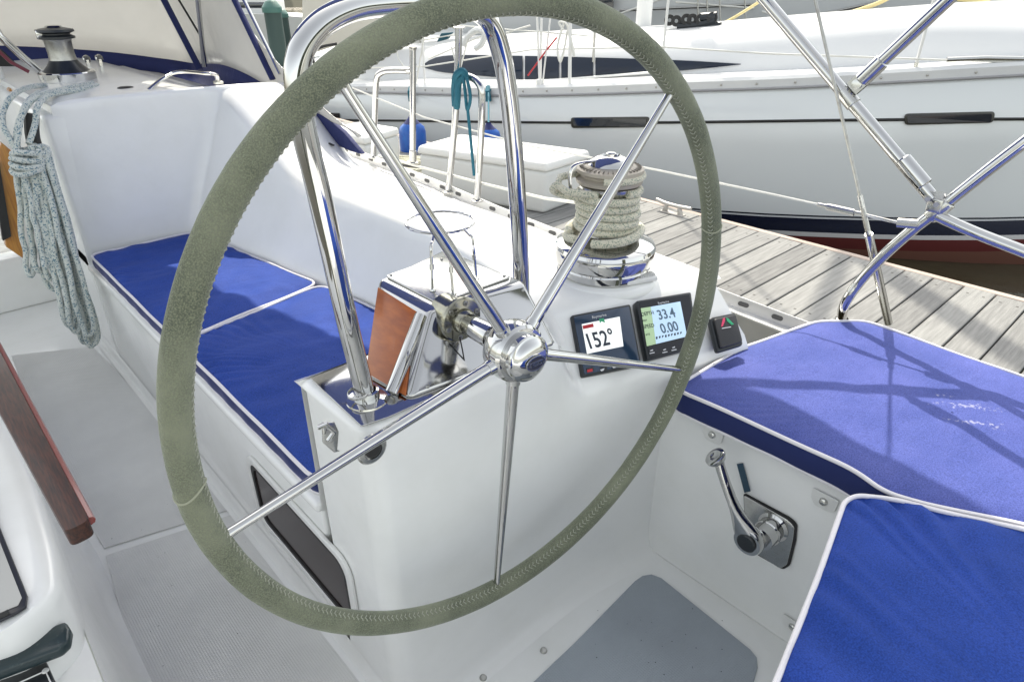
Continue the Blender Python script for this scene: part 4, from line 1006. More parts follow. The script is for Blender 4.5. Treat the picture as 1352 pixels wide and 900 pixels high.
# stanchions and gate hoops
def stanchion(base, top, r, label, name='stanchion', grp='stanchions along the side deck'):
    T = thing(name, label, 'stanchion', base, grp); b = MB(); b.tube([base, top], r, 16); obj('post', b, chrome, T)
    b = MB(); b.lathe([(0, 0), (.022, 0), (.022, .004), (.015, .006), (.0145, .05), (r, .052)], base - V((0, 0, .005)), top - base, 20); obj('socket', b, chrome2, T, ang=25)
    b = MB(); b.lathe([(r + .0005, 0), (r + .0025, .004), (r + .0025, .012), (0, .014)], top, top - base, 16); obj('tip', b, steeld, T)
stanchion(at(545, 213, x=1.555), at(545, 66, x=1.555), .0125, 'upright stanchion left of the blue fender')
def hoop(pp, label, r=.0125):
    T = thing('gate_hoop', label, 'hoop', pp[0], 'gate hoops'); b = MB(); b.tube(catmull(pp, 6), r, 16); obj('tube', b, chrome, T)
    b = MB()
    for p in (pp[0], pp[-1]): b.lathe([(0, 0), (.022, 0), (.022, .004), (.015, .007)], V((p.x, p.y, p.z - .004)), (0, 0, 1), 20)
    obj('foot', b, chrome2, T, ang=25)
hoop([at(493, 207, x=1.56), at(495, 150, x=1.56), at(497, 108, x=1.56), at(504, 96, x=1.56), at(522, 93, x=1.56), at(543, 94, x=1.56)], 'bent steel gate hoop left of the blue fender')
hoop([at(592, 252, x=1.56), at(600, 170, x=1.56), at(604, 100, x=1.56), at(606, 36, x=1.56)], 'straight gate post behind the teal rope')
hoop([at(630, 264, x=1.56), at(635, 180, x=1.56), at(636, 125, x=1.56), at(630, 108, x=1.56), at(617, 101, x=1.56), at(606, 100, x=1.56)], 'bent steel gate hoop carrying the teal rope')
tr_ = thing('teal_rope', 'teal rope knotted over the bent gate hoop', 'rope', at(604, 140, x=1.54))
b = MB(); b.tube(catmull([at(601, 140, x=1.54), at(600, 118, x=1.53), at(602, 100, x=1.52), at(610, 94, x=1.53), at(614, 100, x=1.54), at(606, 108, x=1.53), at(604, 130, x=1.53), at(603, 142, x=1.54)], 6), .012, 10)
b.tube(catmull([at(611, 98, x=1.53), at(614, 120, x=1.53), at(617, 145, x=1.53), at(621, 128, x=1.53), at(616, 102, x=1.53)], 6), .006, 8)
b.tube(catmull([at(617, 140, x=1.53), at(621, 180, x=1.53), at(626, 232, x=1.53)], 6), .0055, 8)
obj('knot', b, rope_t, tr_)

# ================================================================== DODGER
dg_ = thing('dodger', 'navy trimmed canvas dodger with cloudy vinyl windows at upper left', 'dodger', at(475, 202, z=.62))
side_px = [(476, 203), (400, 168), (345, 131), (300, 110)]
DXs = [1.22, 1.22, 1.21, 1.20]
bt = [at(px, py, x=x) for (px, py), x in zip(side_px, DXs)]
fr = [at(262, 104, y=3.9), at(220, 98, y=4.0), at(140, 89, y=4.1), at(40, 84, y=4.15), at(-80, 82, y=4.2)]
line = catmull(bt + fr, 8)
def band(line, z0, z1, th, nm, mat, par):
    b = MB(); rows = [[p + V((0, 0, z0)) for p in line], [p + V((-.004, -.01, lerp(z0, z1, .5))) for p in line], [p + V((0, 0, z1)) for p in line]]
    b.grid(rows); return obj(nm, b, mat, par, ang=80, solid=th)
tops = catmull([V((1.21, 2.10, .82)), V((1.2, 2.52, .98)), V((1.2, 2.86, 1.16)), V((1.19, 3.08, 1.36)), V((1.08, 3.5, 1.75)), V((.9, 3.6, 1.8)), V((.6, 3.65, 1.82)), V((.1, 3.7, 1.83)), V((-.5, 3.7, 1.83))], 8)
b = MB(); rows = []
for k in range(9):
    t = k / 8; rows.append([p.lerp(q, t) + V((0, -.02, 0)) * math.sin(math.pi * t) for p, q in zip([p + V((0, 0, .075)) for p in line], tops)])
b.grid(rows); obj('vinyl_window', b, vin, dg_, ang=80, solid=.003)
band(line[8:], -.03, .075, .006, 'navy_trim', navyc, dg_)
tq = [p for p in tops if p.z > 1.6]; b = MB(); b.grid([tq, [V((p.x * .7, p.y - .5, p.z + .12)) for p in tq]]); obj('navy_roof', b, navyc, dg_)
# aft lower corner wedge
b = MB(); b.prism([at(414, 138, x=1.215), at(424, 150, x=1.215), at(452, 174, x=1.215), at(477, 204, x=1.215), at(462, 200, x=1.215), at(436, 188, x=1.215), at(412, 172, x=1.215)], (.02, 0, 0)); obj('corner_flap', b, navyc, dg_, bevel=.004)
def zipb(p, q, r, nm, mat):
    b = MB(); b.tube([p, p.lerp(q, .5), q], r, 10, flat=.5); return obj(nm, b, mat, dg_)
zipb(at(264, 92, x=1.19), at(206, -20, x=1.15), .016, 'navy_strip', navyc)
zipb(at(270, 88, x=1.16), at(258, -30, x=1.13), .011, 'support_tube', chrome)
zipb(at(266, 50, x=1.15), at(230, -10, x=1.13), .005, 'strap', rubber)
zipb(at(360, 105, x=1.19), at(300, -20, x=1.17), .013, 'navy_strip', navyc)
zipb(at(370, 98, x=1.20), at(312, -20, x=1.18), .008, 'support_tube', chrome)
b = MB(); b.box(at(414, 170, x=1.17), (.01, .035, .02)); b.tube([at(410, 163, x=1.17), at(420, 182, x=1.17)], .007, 8); obj('buckle', b, chrome2, dg_)
b = MB(); b.tube([at(404, 160, x=1.18), at(415, 180, x=1.18), at(440, 192, x=1.18)], .006, 8, flat=.4); obj('webbing', b, rubber, dg_)

# ================================================================== DOCK FURNITURE
def dockbox(corners, ztop, label):
    c = sum([V(p) for p in corners], V()) / 4
    T = thing('dock_box', label, 'dock box', (c.x, c.y, -.1), 'dock boxes')
    low = [V((lerp(c.x, p[0], .94), lerp(c.y, p[1], .96), -.098)) for p in corners]; mid = [V((lerp(c.x, p[0], .97), lerp(c.y, p[1], .98), ztop - .06)) for p in corners]
    b = MB(); b.hexa(low, mid); obj('body', b, gel2, T, bevel=.03, seg=3)
    b = MB(); b.hexa([V((p[0], p[1], ztop - .06)) for p in corners], [V((lerp(c.x, p[0], .96), lerp(c.y, p[1], .97), ztop)) for p in corners]); obj('lid', b, whitepl, T, bevel=.02, seg=3)
    return T
zb = .25
dockbox([at(548, 192, z=zb), at(607, 176, z=zb), at(782, 198, z=zb), at(722, 216, z=zb)], zb, 'larger white dock box seen between the gate hoop and the winch')
dockbox([at(430, 168, z=zb), at(476, 160, z=zb), at(528, 168, z=zb), at(480, 182, z=zb)], zb, 'smaller white dock box seen left of the blue fender')
def cleat(p, label, L=.28):
    T = thing('dock_cleat', label, 'cleat', p, 'cleats on the dock'); d = V((0, 1, 0)); b = MB()
    b.tube(catmull([p + d * (-L/2) + V((0, 0, .065)), p + d * (-L/4) + V((0, 0, .06)), p + V((0, 0, .058)), p + d * (L/4) + V((0, 0, .06)), p + d * (L/2) + V((0, 0, .07))], 5), .013, 12); obj('horn', b, M('galvanised', (.55, .53, .50), .5, .6), T)
    b = MB()
    for k in (-.05, .05): b.tube([p + d * k * 1.3, p + d * k + V((0, 0, .055))], [.02, .013], 12)
    b.box(p + V((0, 0, .004)), (.06, .18, .008)); obj('base', b, M('galvanised_base', (.48, .46, .43), .5, .6), T, bevel=.002)
cp_ = at(885, 283, z=-.1); cleat(V((3.79, cp_.y, -.1)), 'galvanised cleat on the dock edge right of the winch')
cl2 = at(700, 262, z=-.1)
# coil of pale rope on the dock under the fender
b = MB(); pc = at(540, 222, z=-.08); pts = []
for i in range(90): a = i * .33; r_ = .10 + .0015 * i; pts.append(V((pc.x + r_ * math.cos(a), pc.y + r_ * math.sin(a) * 1.2, -.07 + .012 * math.sin(i * .7) + .0005 * i)))
b.tube(pts, .012, 8); obj('rope_pile', b, rope_w, label='pale rope heaped on the dock below the blue fender', cat='rope')

# ================================================================== NEIGHBOUR YACHT
fX = interp([(-4.5, 12.3), (-2.5, 10.2), (-1.5, 9.15), (-.6, 8.2), (.1, 7.35), (.8, 6.55), (1.5, 5.95), (2.5, 5.35), (3.4, 5.02), (4.4, 4.75), (5.3, 4.55), (6.6, 4.38), (9, 4.25), (12, 4.4)])
sline = interp([(200, 112), (440, 121), (480, 122), (687, 127), (860, 122), (1012, 118), (1352, 100), (1700, 80)])
def sheerz(y):
    x = fX(y); lo, hi = -.3, 1.25
    for _ in range(30):
        m = (lo + hi) / 2; px, py = proj((x, y, m))
        if py > sline(px): lo = m
        else: hi = m
    return lo
Ysn = [-2.0 + .35 * k for k in range(39)]
shz = interp([(y, sheerz(y)) for y in (-.6, .1, .8, 1.5, 2.5, 3.4, 4.4, 5.3, 6.6, 9)] + [(-2.5, sheerz(-.6) + .12), (12, sheerz(9) + .02)])
nb = thing('neighbour_yacht', 'large white sailing yacht moored across the dock with black hull portlights', 'yacht', (6.5, 4, -.6))
def hull_mat():
    m = M('neighbour_hull', (.68, .71, .72), .22, coat=.4, bump=[(1.5, .05, .05)]); nt = m.node_tree; bs = nt.nodes['Principled BSDF']
    g = nt.nodes.new('ShaderNodeNewGeometry'); sp = nt.nodes.new('ShaderNodeSeparateXYZ'); nt.links.new(g.outputs['Position'], sp.inputs[0])
    mr = nt.nodes.new('ShaderNodeMapRange'); mr.inputs[1].default_value = -.72; mr.inputs[2].default_value = -.12; my = nt.nodes.new('ShaderNodeMath'); my.operation = 'MULTIPLY_ADD'; my.inputs[1].default_value = .07; nt.links.new(sp.outputs[1], my.inputs[0]); nt.links.new(sp.outputs[2], my.inputs[2]); nt.links.new(my.outputs[0], mr.inputs[0])
    cr_ = nt.nodes.new('ShaderNodeValToRGB'); e = cr_.color_ramp; e.interpolation = 'CONSTANT'
    stops = [(0, (.16, .07, .05)), (.26, (.12, .022, .022)), (.43, (.62, .62, .62)), (.50, (.006, .01, .03)), (.70, (.6, .62, .64)), (.725, (.01, .015, .03)), (.75, (.68, .71, .72))]
    while len(e.elements) < len(stops): e.elements.new(.5)
    for q, (p, c) in zip(e.elements, stops): q.position = p; q.color = (*c, 1)
    nt.links.new(mr.outputs[0], cr_.inputs[0]); nt.links.new(cr_.outputs[0], bs.inputs['Base Color']); return m
b = MB(); rows = []
for y in Ysn:
    x = fX(y); s_ = shz(y); rows.append([(x + .03, y, s_), (x, y, s_ - .03), (x, y, lerp(s_, -.3, .5)), (x, y, -.3), (x + .0, y, -.5), (x + .03, y, -.68), (x + .3, y, -1.1)])
b.grid(rows); obj('hull', b, hull_mat(), nb, ang=60)
b = MB(); rows = []   # gunwale + side deck
for y in Ysn:
    x = fX(y); s_ = shz(y); rows.append([(x + .012, y, s_ + .004), (x + .006, y, s_ + .07), (x + .03, y, s_ + .095), (x + .08, y, s_ + .10), (x + .55, y, s_ + .10), (x + 1.2, y, s_ + .12), (x + 3.4, y, s_ + .14)])
b.grid(rows); obj('deck', b, M('neighbour_deck', (.62, .63, .64), .4, mott=(3, (.66, .67, .67), .4, .7)), nb, ang=40)
b = MB(); b.tube([V((fX(y) - .004, y, shz(y) + .002)) for y in Ysn], .010, 8); obj('rubbing_strake', b, M('grey_strake', (.28, .28, .29), .5), nb)
for k in range(34):
    b = MB(); y = -.6 + .26 * k; b.lathe([(0, .006), (.008, .004), (.01, 0)], V((fX(y) + .006, y, shz(y) + .04)), (-1, -.4, 0), 8); obj('rail_bolt', b, steeld, nb)
# thin black line along hull
b = MB(); pts = [hit(px, 157 + 5 * math.exp(-((px - 800) / 300) ** 2), fX) for px in range(420, 1500, 20)]
rows = [[p + V((-.006, -.003, -.011)) for p in pts], [p + V((-.006, -.003, .011)) for p in pts]]; b.grid(rows); obj('cove_line', b, rubber, nb, solid=.003)
def portlight(q, name='hull_portlight'):
    b = MB(); P = [hit(x, y, fX) + V((-.014, -.006, 0)) for x, y in q]; b.prism(bez(P, .03), (.01, .004, 0)); o = obj(name, b, M('port_frame', (.045, .045, .04), .35), nb, bevel=.003)
    c = sum(P, V()) / 4; P2 = [V((p.x - .004, p.y - .002, p.z)) for p in [lerp(a_, c, .06) for a_ in P]]
    P2 = [V((lerp(p.x, c.x - .004, 0), p.y, lerp(p.z, c.z, .22))) for p in P2]
    b = MB(); b.prism(bez(P2, .015), (.003, .001, 0)); obj('pane', b, dkglass, o, smooth=False)
portlight([(754, 155), (858, 154), (856, 168), (755, 169)])
portlight([(1194, 150), (1314, 147), (1311, 162), (1194, 165)])
portlight([(430, 149), (449, 149), (449, 157), (432, 156)])
# coachroof
cX = lambda y: fX(y) + .62
def czb(y): return shz(y) + .10
b = MB(); rows = []; Yc_ = [y for y in [.2 + .3 * k for k in range(32)]]
for y in Yc_:
    x = cX(y); base = czb(y); h = .36 * sstep(-.6, 2.4, y); pw = sstep(.2, 1.0, y)
    rows.append([(x, y, base - .01), (x + .02, y, base + h * .25), (x + .10, y, base + h * .62), (x + .20, y, base + h * .88), (x + .34, y, base + h), (x + .7, y, base + h * 1.12), (x + 1.3, y, base + h * 1.2), (x + 2.6, y, base + h * 1.2)])
b.grid(rows); obj('coachroof', b, M('neighbour_roof', (.62, .63, .64), .35, coat=.2), nb, ang=60)
wX = lambda y: cX(y) - .0
coff = interp([(0, 0), (.25, .02), (.62, .10), (.88, .20), (1.0, .34)])
def onroof(x, y, e=.012):
    o = .05
    for _ in range(6):
        p = hit(x, y, lambda yy: cX(yy) + o - e); f = max(0, min(1, (p.z - czb(p.y)) / (.36 * sstep(-.6, 2.4, p.y)))); o = lerp(o, coff(f), .7)
    return p
wt = interp([(558, 86), (572, 77), (600, 73), (690, 74), (780, 76), (900, 80), (978, 84.5)]); wb = interp([(558, 89), (580, 95), (620, 99), (690, 105), (720, 107), (787, 103.5), (850, 98), (900, 93.5), (978, 85.5)])
def cwin(x0, x1):
    b = MB(); n = max(4, int((x1 - x0) / 8)); rows = []
    for i in range(n + 1):
        x = lerp(x0, x1, i / n); rows.append([onroof(x, lerp(wt(x), wb(x), k / 6)) for k in range(7)])
    b.grid(rows); obj('cabin_window', b, cabg, nb)
cabg = M('cabin_glass', (.010, .016, .030), .10, spec=.35)
for x0, x1 in ((558, 600), (603, 690), (693, 738), (741, 783), (786, 860), (862, 978)): cwin(x0, x1)
b = MB(); b.tube([hit(x, y, lambda yy: cX(yy) - .03) for x, y in ((690, 108), (760, 104), (860, 96))], .012, 8); obj('handrail', b, whitepl, nb)
b = MB(); b.tube([hit(x, y, lambda yy: cX(yy) + .1) for x, y in ((520, 98), (560, 100), (640, 112), (700, 113))], .006, 8); obj('red_line', b, M('faded_red', (.45, .12, .12), .5), nb)
# stanchions + lifelines on neighbour
def nst(px, py0, py1, label, lean=0):
    p = hit(px, py0, lambda yy: fX(yy) + .07); 
    q = V((p.x + .0, p.y, 0)); 
    lo_z, hi_z = p.z, 1.28
    for _ in range(25):
        m = (lo_z + hi_z) / 2
        if proj((p.x, p.y, m))[1] > py1: lo_z = m
        else: hi_z = m
    top = V((p.x + lean, p.y, lo_z))
    T = thing('yacht_stanchion', label, 'stanchion', p, 'stanchions of the moored yacht'); b = MB(); b.tube([p, top], .011, 10); obj('post', b, whitepl, T)
    b = MB(); b.lathe([(0, 0), (.03, 0), (.03, .01), (.016, .02), (.015, .06)], p - V((0, 0, .01)), (0, 0, 1), 14); obj('foot', b, chrome2, T); return top
t0 = nst(713, 124, 25, 'stanchion just above the left end of the tan portlight')
t1 = nst(872, 104, 0, 'stanchion of the moored yacht behind the wheel rim at upper right')
t2 = nst(1208, 92, 0, 'thin stanchion seen right of the bimini strut clamp')
t3 = nst(562, 126, 48, 'stanchion of the moored yacht right of the fender')
b = MB(); ll = thing('yacht_lifeline', 'white lifeline of the moored yacht crossing above its deck', 'lifeline', hit(500, 90, lambda yy: fX(yy) + .07))
dpt = lambda x, y: hit(x, y, lambda yy: fX(yy) + .06)
b.tube([dpt(x, y) for x, y in ((420, 92), (560, 88), (700, 66), (872, 62), (1012, 71), (1208, 78), (1260, 80), (1352, 82), (1420, 84))], .007, 8); obj('wire', b, rope_p, ll)
b = MB(); b.tube([dpt(x, y) for x, y in ((1250, 79), (1300, 77), (1360, 78))], .018, 8); b.tube([dpt(x, y) for x, y in ((1275, 88), (1310, 84), (1360, 82))], .008, 8); obj('turnbuckle', b, chrome2, ll)
ll2 = thing('yacht_lifeline', 'pale lifeline of the moored yacht just under the rim top', 'lifeline', dpt(700, 30)); b = MB()
b.tube([dpt(x, y) for x, y in ((560, 30), (680, 40), (713, 42), (780, 48))], .006, 8); obj('wire', b, rope_p, ll2)
# shroud rope bundle near 715,40-120
sr = thing('shroud_set', 'shrouds with coiled white line in front of the cabin window', 'rigging', dpt(715, 124)); b = MB()
b.tube([dpt(713, 124), dpt(709, 20)], .010, 8); b.tube([dpt(715, 122), dpt(727, 20)], .008, 8); b.tube([dpt(752, 118), dpt(753, 28)], .016, 8)
obj('shroud', b, whitepl, sr)
b = MB(); b.tube(catmull([dpt(x, y) for x, y in ((745, 30), (740, 45), (736, 65), (740, 82), (746, 60), (750, 40), (756, 60), (758, 75), (752, 50), (748, 32), (738, 30), (744, 40))], 6), .010, 8); obj('line_hank', b, rope_p, sr)
b = MB(); b.tube([dpt(735, 50), dpt(722, 66), dpt(697, 100)], .008, 8); obj('red_tail', b, red, sr)
b = MB(); b.box(dpt(713, 112), (.06, .06, .10)); obj('chainplate', b, whitepl, sr, bevel=.01)
tf = thing('stern_rigging', 'tangle of thin lines and a dark teal cover at the moored yacht stern', 'rigging', dpt(600, 120)); b = MB()
for q in (((596, 62), (612, 122)), ((618, 52), (600, 120)), ((538, 95), (526, 78), (522, 60)), ((640, 46), (566, 78)), ((640, 52), (700, 34)), ((560, 50), (548, 118)), ((655, 44), (664, 120)), ((470, 78), (520, 60), (600, 46)), ((425, 118), (470, 92))):
    b.tube([dpt(x, y) for x, y in q], .008, 6)
obj('line', b, rope_p, tf)
b = MB(); b.prism([dpt(576, 56), dpt(582, 44), dpt(596, 43), dpt(590, 52)], (.05, .02, 0)); obj('teal_cover', b, M('teal_cover', (.01, .07, .10), .8), tf, bevel=.01)
b = MB()
for q in ((538, 60, .05), (552, 58, .04), (478, 98, .05), (546, 88, .035)): b.lathe([(0, 0), (q[2], .01), (q[2] * .8, .06), (q[2], .10), (0, .11)], dpt(q[0], q[1]), (0, 0, 1), 14)
obj('small_winch', b, steeld, tf)
b = MB(); b.tube(catmull([dpt(x, y) for x, y in ((612, 60), (618, 48), (630, 40), (640, 44), (636, 58), (628, 64))], 5), .03, 8); obj('grey_bag', b, gel2, tf)
# rope blocks pile
bp_ = thing('furling_gear', 'row of black blocks and lines on the moored yacht roof', 'blocks', hit(900, 38, lambda yy: cX(yy) + .9)); 
rX = lambda yy: cX(yy) + .62
for k, (px, py) in enumerate(((884, 27), (893, 28), (906, 26), (914, 26), (925, 26), (940, 24))):
    b = MB(); c = hit(px, py, rX); b.lathe([(.018, -.02), (.05, -.024), (.052, 0), (.05, .024), (.018, .02)], c, (-.8, -.6, .1), 20); obj('block', b, rubber, bp_)
b = MB(); b.tube([hit(x, y, rX) for x, y in ((895, 36), (920, 34), (945, 28), (945, 21), (925, 23))], .035, 8); b.tube([hit(x, y, rX) for x, y in ((915, 37), (935, 36), (952, 33))], .03, 8); obj('track', b, blk, bp_)
# fenders
def fender(px, y0, y1, f, label, r):
    a = hit(px, y0, f); c = V((a.x, a.y, hit(px, y1, f).z)); T = thing('fender', label, 'fender', c, 'blue fenders of the moored yacht'); L = a.z - c.z
    b = MB(); b.lathe([(0, 0), (r * .5, .01), (r * .92, .07), (r, .13), (r, L * .68), (r * .9, L * .78), (r * .5, L * .88)], c, (0, 0, 1), 28); obj('body', b, fend, T, ang=60)
    b = MB(); b.lathe([(r * .92, L * .765), (r * .5, L * .885), (r * .28, L * .95), (.02, L)], c, (0, 0, 1), 20); obj('neck', b, navyc, T)
    hp_ = hit(px, 121, lambda y: fX(y) + .0); b = MB(); b.tube([V((a.x, a.y, a.z - .02)), lerp(a, hp_, .5), hp_], .009, 8)
    b.tube([hit(px, 134, lambda y: fX(y) - .03), hp_ - V((.03, .02, 0)), hit(px, 116, lambda y: fX(y) + .03)], .03, 8); obj('lanyard', b, rope_t, T); return T
fender(543, 153, 216, lambda y: 3.62, 'big royal blue fender hanging between two gate hoops', .125)
fender(645, 162, 214, lambda y: 3.80, 'blue fender mostly hidden behind the white dock box and guard', .10)
# mast and boom of neighbour (mostly outside the frame)
ms = thing('yacht_mast', 'mast and boom of the moored yacht standing on its cabin', 'mast', (6.9, 5.2, .8)); b = MB(); b.tube([(6.9, 5.2, .7), (6.9, 5.2, 14)], .09, 18); obj('mast', b, whitepl, ms)
b = MB(); b.tube([(6.85, 5.3, 2.0), (6.1, 9.0, 2.1)], .07, 14); obj('boom', b, whitepl, ms)
b = MB(); b.tube([(6.9, 5.2, 5.6), (5.7, 4.9, 5.7)], .05, 8); b.tube([(6.9, 5.2, 5.6), (8.1, 5.6, 5.7)], .05, 8); b.tube([(6.9, 5.2, 13.8), (5.7, 4.9, 5.7), (5.35, 4.6, .6)], .012, 8); obj('spreader', b, steeld, ms)
# yellow mooring ropes
def yrope(pxs, D, label, r=.02, m=None):
    T = [ray(*p).normalized() * D + O for p in pxs]; b = MB(); b.tube(catmull(T, 6), r, 8)
    obj('yellow_rope', b, m or rope_y, label=label, cat='rope', group='yellow mooring ropes')
yrope([(1040, 50), (1080, 30), (1120, 18), (1165, 2), (1200, -20)], 8.3, 'yellow rope sagging left of the bimini strut', .02)
yrope([(1240, -4), (1290, 2), (1318, 10), (1345, 35), (1380, 75)], 8.6, 'yellow rope knotted at the far right rail', .024)
yrope([(950, 34), (975, 20), (1010, -2)], 8.0, 'yellow line rising from the black blocks', .014)

# ================================================================== MOTOR YACHT beyond and background
def plane_boat(name, label, cat, P0, P1, zlo, zhi, flare, mat):
    d = (V(P1) - V(P0)); n = V((d.y, -d.x, 0)).normalized(); n = n if n.dot(V(P0)) < 0 else -n
    T = thing(name, label, cat, ((P0[0]+P1[0])/2, (P0[1]+P1[1])/2, -.6)); b = MB(); rows = []
    for k in range(21):
        t = k / 20; c = V(P0).lerp(V(P1), t); bend = (abs(t - .5) * 2) ** 3 * 1.6
        rows.append([c - n * (bend) + n * (flare * (z_ - zlo) / (zhi - zlo)) + V((0, 0, z_)) for z_ in (zlo, lerp(zlo, zhi, .5), zhi)] + [c - n * (bend + 1.5) + V((0, 0, zhi + .02))])
    b.grid(rows); obj('hull', b, mat, T, ang=50); return T, n
mgrey = M('motor_hull', (.62, .64, .65), .25, coat=.4, bump=[(.6, .1, .1)]); mdk = M('mid_grey_band', (.24, .26, .28), .3, coat=.3)
mb_, mn = plane_boat('motor_yacht', 'tall pale motor yacht hull filling the top right behind the moored yacht', 'motor yacht', (7.6, 12.5, 0), (13.6, -1.5, 0), -.6, 3.4, .5, mgrey)
def mX(y): return 7.6 + (12.5 - y) * 6.0 / 14.0 - .25
def mquad(q, nm, mat, off=.05, r=.05, th=.03):
    P = [hit(x, y, mX) + mn * off for x, y in q]; b = MB(); b.prism(bez(P, r), -mn * th); return obj(nm, b, mat, mb_, smooth=False)
mquad([(1262, 47), (1262, 16), (1226, 30), (1232, 46)][::-1] if False else [(1228, 20), (1262, 16), (1260, 36), (1226, 42)], 'hull_window_frame', M('window_rim', (.55, .56, .55), .3), .06, .06)
mquad([(1229, 23), (1257, 19), (1256, 33), (1227, 38)], 'hull_window', dkglass, .09, .05)
mquad([(1341, -10), (1375, -14), (1375, 24), (1342, 20)], 'hull_window', dkglass, .09, .05)
mquad([(1265, 44), (1400, 22), (1400, 75), (1240, 66)], 'grey_band', mdk, .045, .02)
mquad([(770, -20), (811, -20), (811, 11), (770, 11)], 'dark_window', dkglass, .06, .03)
b = MB(); 
for (x0, y0, x1, y1) in ((1060, 24, 1165, 2), (1100, 30, 1352, 14), (820, 14, 1000, 6)):
    b.tube([hit(x0, y0, mX) + mn * .08, hit(x1, y1, mX) + mn * .08], .02, 8)
obj('rub_rail', b, steeld, mb_)
b = MB()
for px in (930, 942, 958, 990): b.tube([hit(px, 36, mX) + mn * .5, hit(px - 2, -30, mX) + mn * .5], .012, 8)
obj('canopy_pole', b, steeld, mb_)
for q in (((880, -5), (1000, -14)), ((820, 20), (905, -10)), ((900, 2), (1000, 10)), ((1010, 14), (1060, 30)), ((1180, 30), (1352, 52)), ((690, 20), (800, 2))): b = MB(); b.tube([hit(x, y, mX) + mn * .45 for x, y in q], .014, 6); obj('guard_wire', b, rope_p, mb_)
# rear left: awning, boats, pilings, shore
aw = M('cream_canvas', (.60, .57, .50), .7, bump=[(1.5, .3, .05)])
def far(px, py, D): return O + ray(px, py).normalized() * D
def farquad(q, D0, D1, nm, mat, label, cat, th=.3, grp=None, par=None):
    P = [far(x, y, D) for (x, y), D in zip(q, (D0, D0, D1, D1) if len(q) == 4 else [D0] * len(q))]; b = MB(); b.prism(P, V((.5, .85, 0)) * th)
    return obj(nm, b, mat, par, bevel=.03, label=label, cat=cat, group=grp)
farquad([(410, 72), (560, 22), (640, 5), (640, -30), (400, -40), (398, 60)], 9.5, 9.5, 'boat_awning', aw, 'cream boat awning seen under the top of the guard hoop', 'awning', .5)
farquad([(405, 95), (405, 76), (470, 66), (560, 48), (620, 46), (620, 80), (470, 96)], 13, 13, 'cabin_cruiser', gel2, 'white cabin cruiser seen low inside the guard hoop', 'boat', 2.0)
b = MB(); b.tube(catmull([far(415, 88, 6.4), far(414, 70, 6.4), far(425, 62, 6.4), far(445, 58, 6.4)], 6), .012, 8); obj('black_hose', b, rubber, label='thin black hose arching behind the guard hoop', cat='hose')
GP = 'dock pilings'
def piling(px, top, D, r, label, cap=True):
    p = far(px, top, D); T = thing('piling', label, 'piling', (p.x, p.y, -.6), GP); b = MB(); b.tube([(p.x, p.y, -1), (p.x, p.y, p.z)], r, 16); obj('post', b, M('green_black_pile', (.03, .06, .055), .6), T)
    b = MB(); b.lathe([(r * 1.15, -.05), (r * 1.15, .02), (r * .7, .10), (0, .14)], p, (0, 0, 1), 18); obj('cap', b, M('pile_cap', (.05, .14, .12), .5), T)
piling(359, 12, 12, .13, 'dark green capped piling left of the guard hoop')
piling(372, 20, 17, .13, 'smaller dark piling half behind the guard hoop')
for k, (px, w, py, D, lab) in enumerate(((340, 120, 18, 24, 'distant white boat left of the dark piling'), (455, 90, 58, 20, 'distant white boat with grey stripe inside the hoop'), (740, 60, 20, 19, 'distant pale boat glimpsed under the rim top'))):
    c = far(px, py + 10, D); T = thing('distant_boat', lab, 'boat', (c.x, c.y, -.6), 'distant boats')
    d = V((.75, -.66, 0)); b = MB(); L = w / 871 * D * 1.6
    rows = []
    for i in range(9):
        t = i / 8; q = c + d * (L * (t - .5)); wd = .9 * math.sin(math.pi * (.15 + .85 * t)) ** .6
        rows.append([V((q.x, q.y, 0)) + V((-.66, -.75, 0)) * wd * s2 + V((0, 0, z2)) for s2, z2 in ((.7, -.7), (1, .35 + .2 * (1 - t)), (-1, .35 + .2 * (1 - t)), (-.7, -.7))])
    b.grid(rows); obj('hull', b, gel2, T)
    b = MB(); b.box(V((c.x, c.y, .62)), (L * .3, 1.0, .5), Matrix.Rotation(-.72, 3, 'Z')); cb = obj('cabin', b, gel2, T, bevel=.1, seg=3)
    b = MB(); b.box(V((c.x, c.y, .66)), (L * .27, 1.03, .16), Matrix.Rotation(-.72, 3, 'Z')); obj('window', b, dkglass, T, bevel=.02)
    b = MB(); b.tube([(c.x, c.y, .8), (c.x, c.y, 11)], .06, 10); obj('mast', b, whitepl, T)
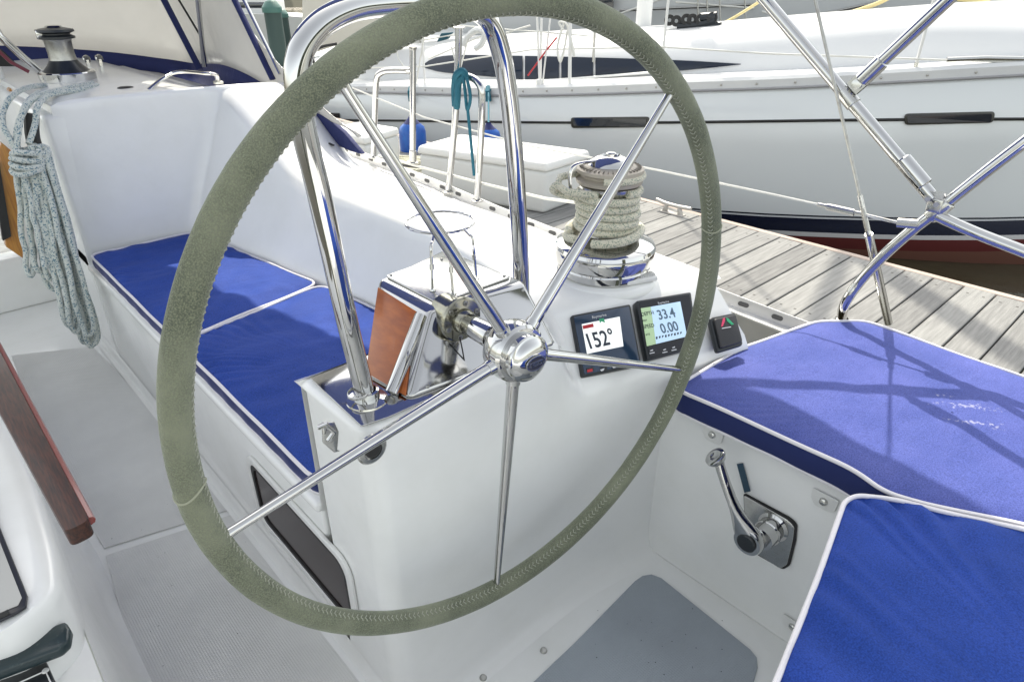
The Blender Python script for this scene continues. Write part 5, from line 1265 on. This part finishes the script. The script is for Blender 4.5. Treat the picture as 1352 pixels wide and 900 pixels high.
# hedge/trees on the far shore
shore = M('shore_foliage', (.05, .075, .035), .9, mott=(.5, (.09, .12, .06), .4, .7)); b = MB()
random.seed(11)
for k in range(2600):
    a = R(-30 + 150 * random.random()); D = random.uniform(68, 76); c = V((math.sin(a) * D, math.cos(a) * D, random.uniform(-.4, 4.5)))
    r = random.uniform(.4, 1.0); n = V((random.uniform(-1, 1), random.uniform(-1, 1), random.uniform(-.3, 1))).normalized(); u = n.orthogonal().normalized(); w = n.cross(u)
    b.poly([c + u * r, c + w * r * .7, c - u * r, c - w * r * .7])
obj('far_shore_trees', b, shore, smooth=False, kind='stuff', label='green line of trees on the far shore', cat='trees')
b = MB(); rows = []
for k in range(31):
    a = R(-40 + 170 * k / 30); rows.append([V((math.sin(a) * 66, math.cos(a) * 66, -.7)), V((math.sin(a) * 67, math.cos(a) * 67, .1)), V((math.sin(a) * 120, math.cos(a) * 120, .4))])
b.grid(rows); obj('shore', b, M('shore_ground', (.16, .15, .11), .9), kind='structure')

# ================================================================== LIGHT
w = bpy.data.worlds.new('World'); scn.world = w; w.use_nodes = True; nt = w.node_tree
sky = nt.nodes.new('ShaderNodeTexSky'); sky.sky_type = 'NISHITA'; sky.sun_disc = False
el, az = R(50), R(37)
sky.sun_elevation = el; sky.sun_rotation = az; sky.dust_density = 2.0; sky.air_density = 1.0; sky.ozone_density = 1.0
hs_ = nt.nodes.new('ShaderNodeHueSaturation'); hs_.inputs['Saturation'].default_value = .36; nt.links.new(sky.outputs[0], hs_.inputs['Color']); nt.links.new(hs_.outputs[0], nt.nodes['Background'].inputs[0]); nt.nodes['Background'].inputs[1].default_value = .15
sd_ = bpy.data.lights.new('sun', 'SUN'); sd_.energy = 2.0; sd_.angle = R(.5); sd_.color = (1, .96, .90)
so2 = bpy.data.objects.new('sun', sd_); C.objects.link(so2)
dirv = V((math.sin(az) * math.cos(el), math.cos(az) * math.cos(el), math.sin(el)))
so2.rotation_euler = dirv.to_track_quat('Z', 'Y').to_euler(); so2.location = dirv * 30
vs = scn.view_settings; vs.view_transform = 'Standard'; vs.look = 'None'; vs.exposure = 1.43; vs.gamma = 1; vs.use_curve_mapping = False

try:
    vs.use_white_balance = True; vs.white_balance_temperature = 7050; vs.white_balance_tint = 7
except Exception as e: print(e)

try:
    scn.cycles.max_bounces = 16; scn.cycles.diffuse_bounces = 10; scn.cycles.glossy_bounces = 8
except Exception as e: print(e)
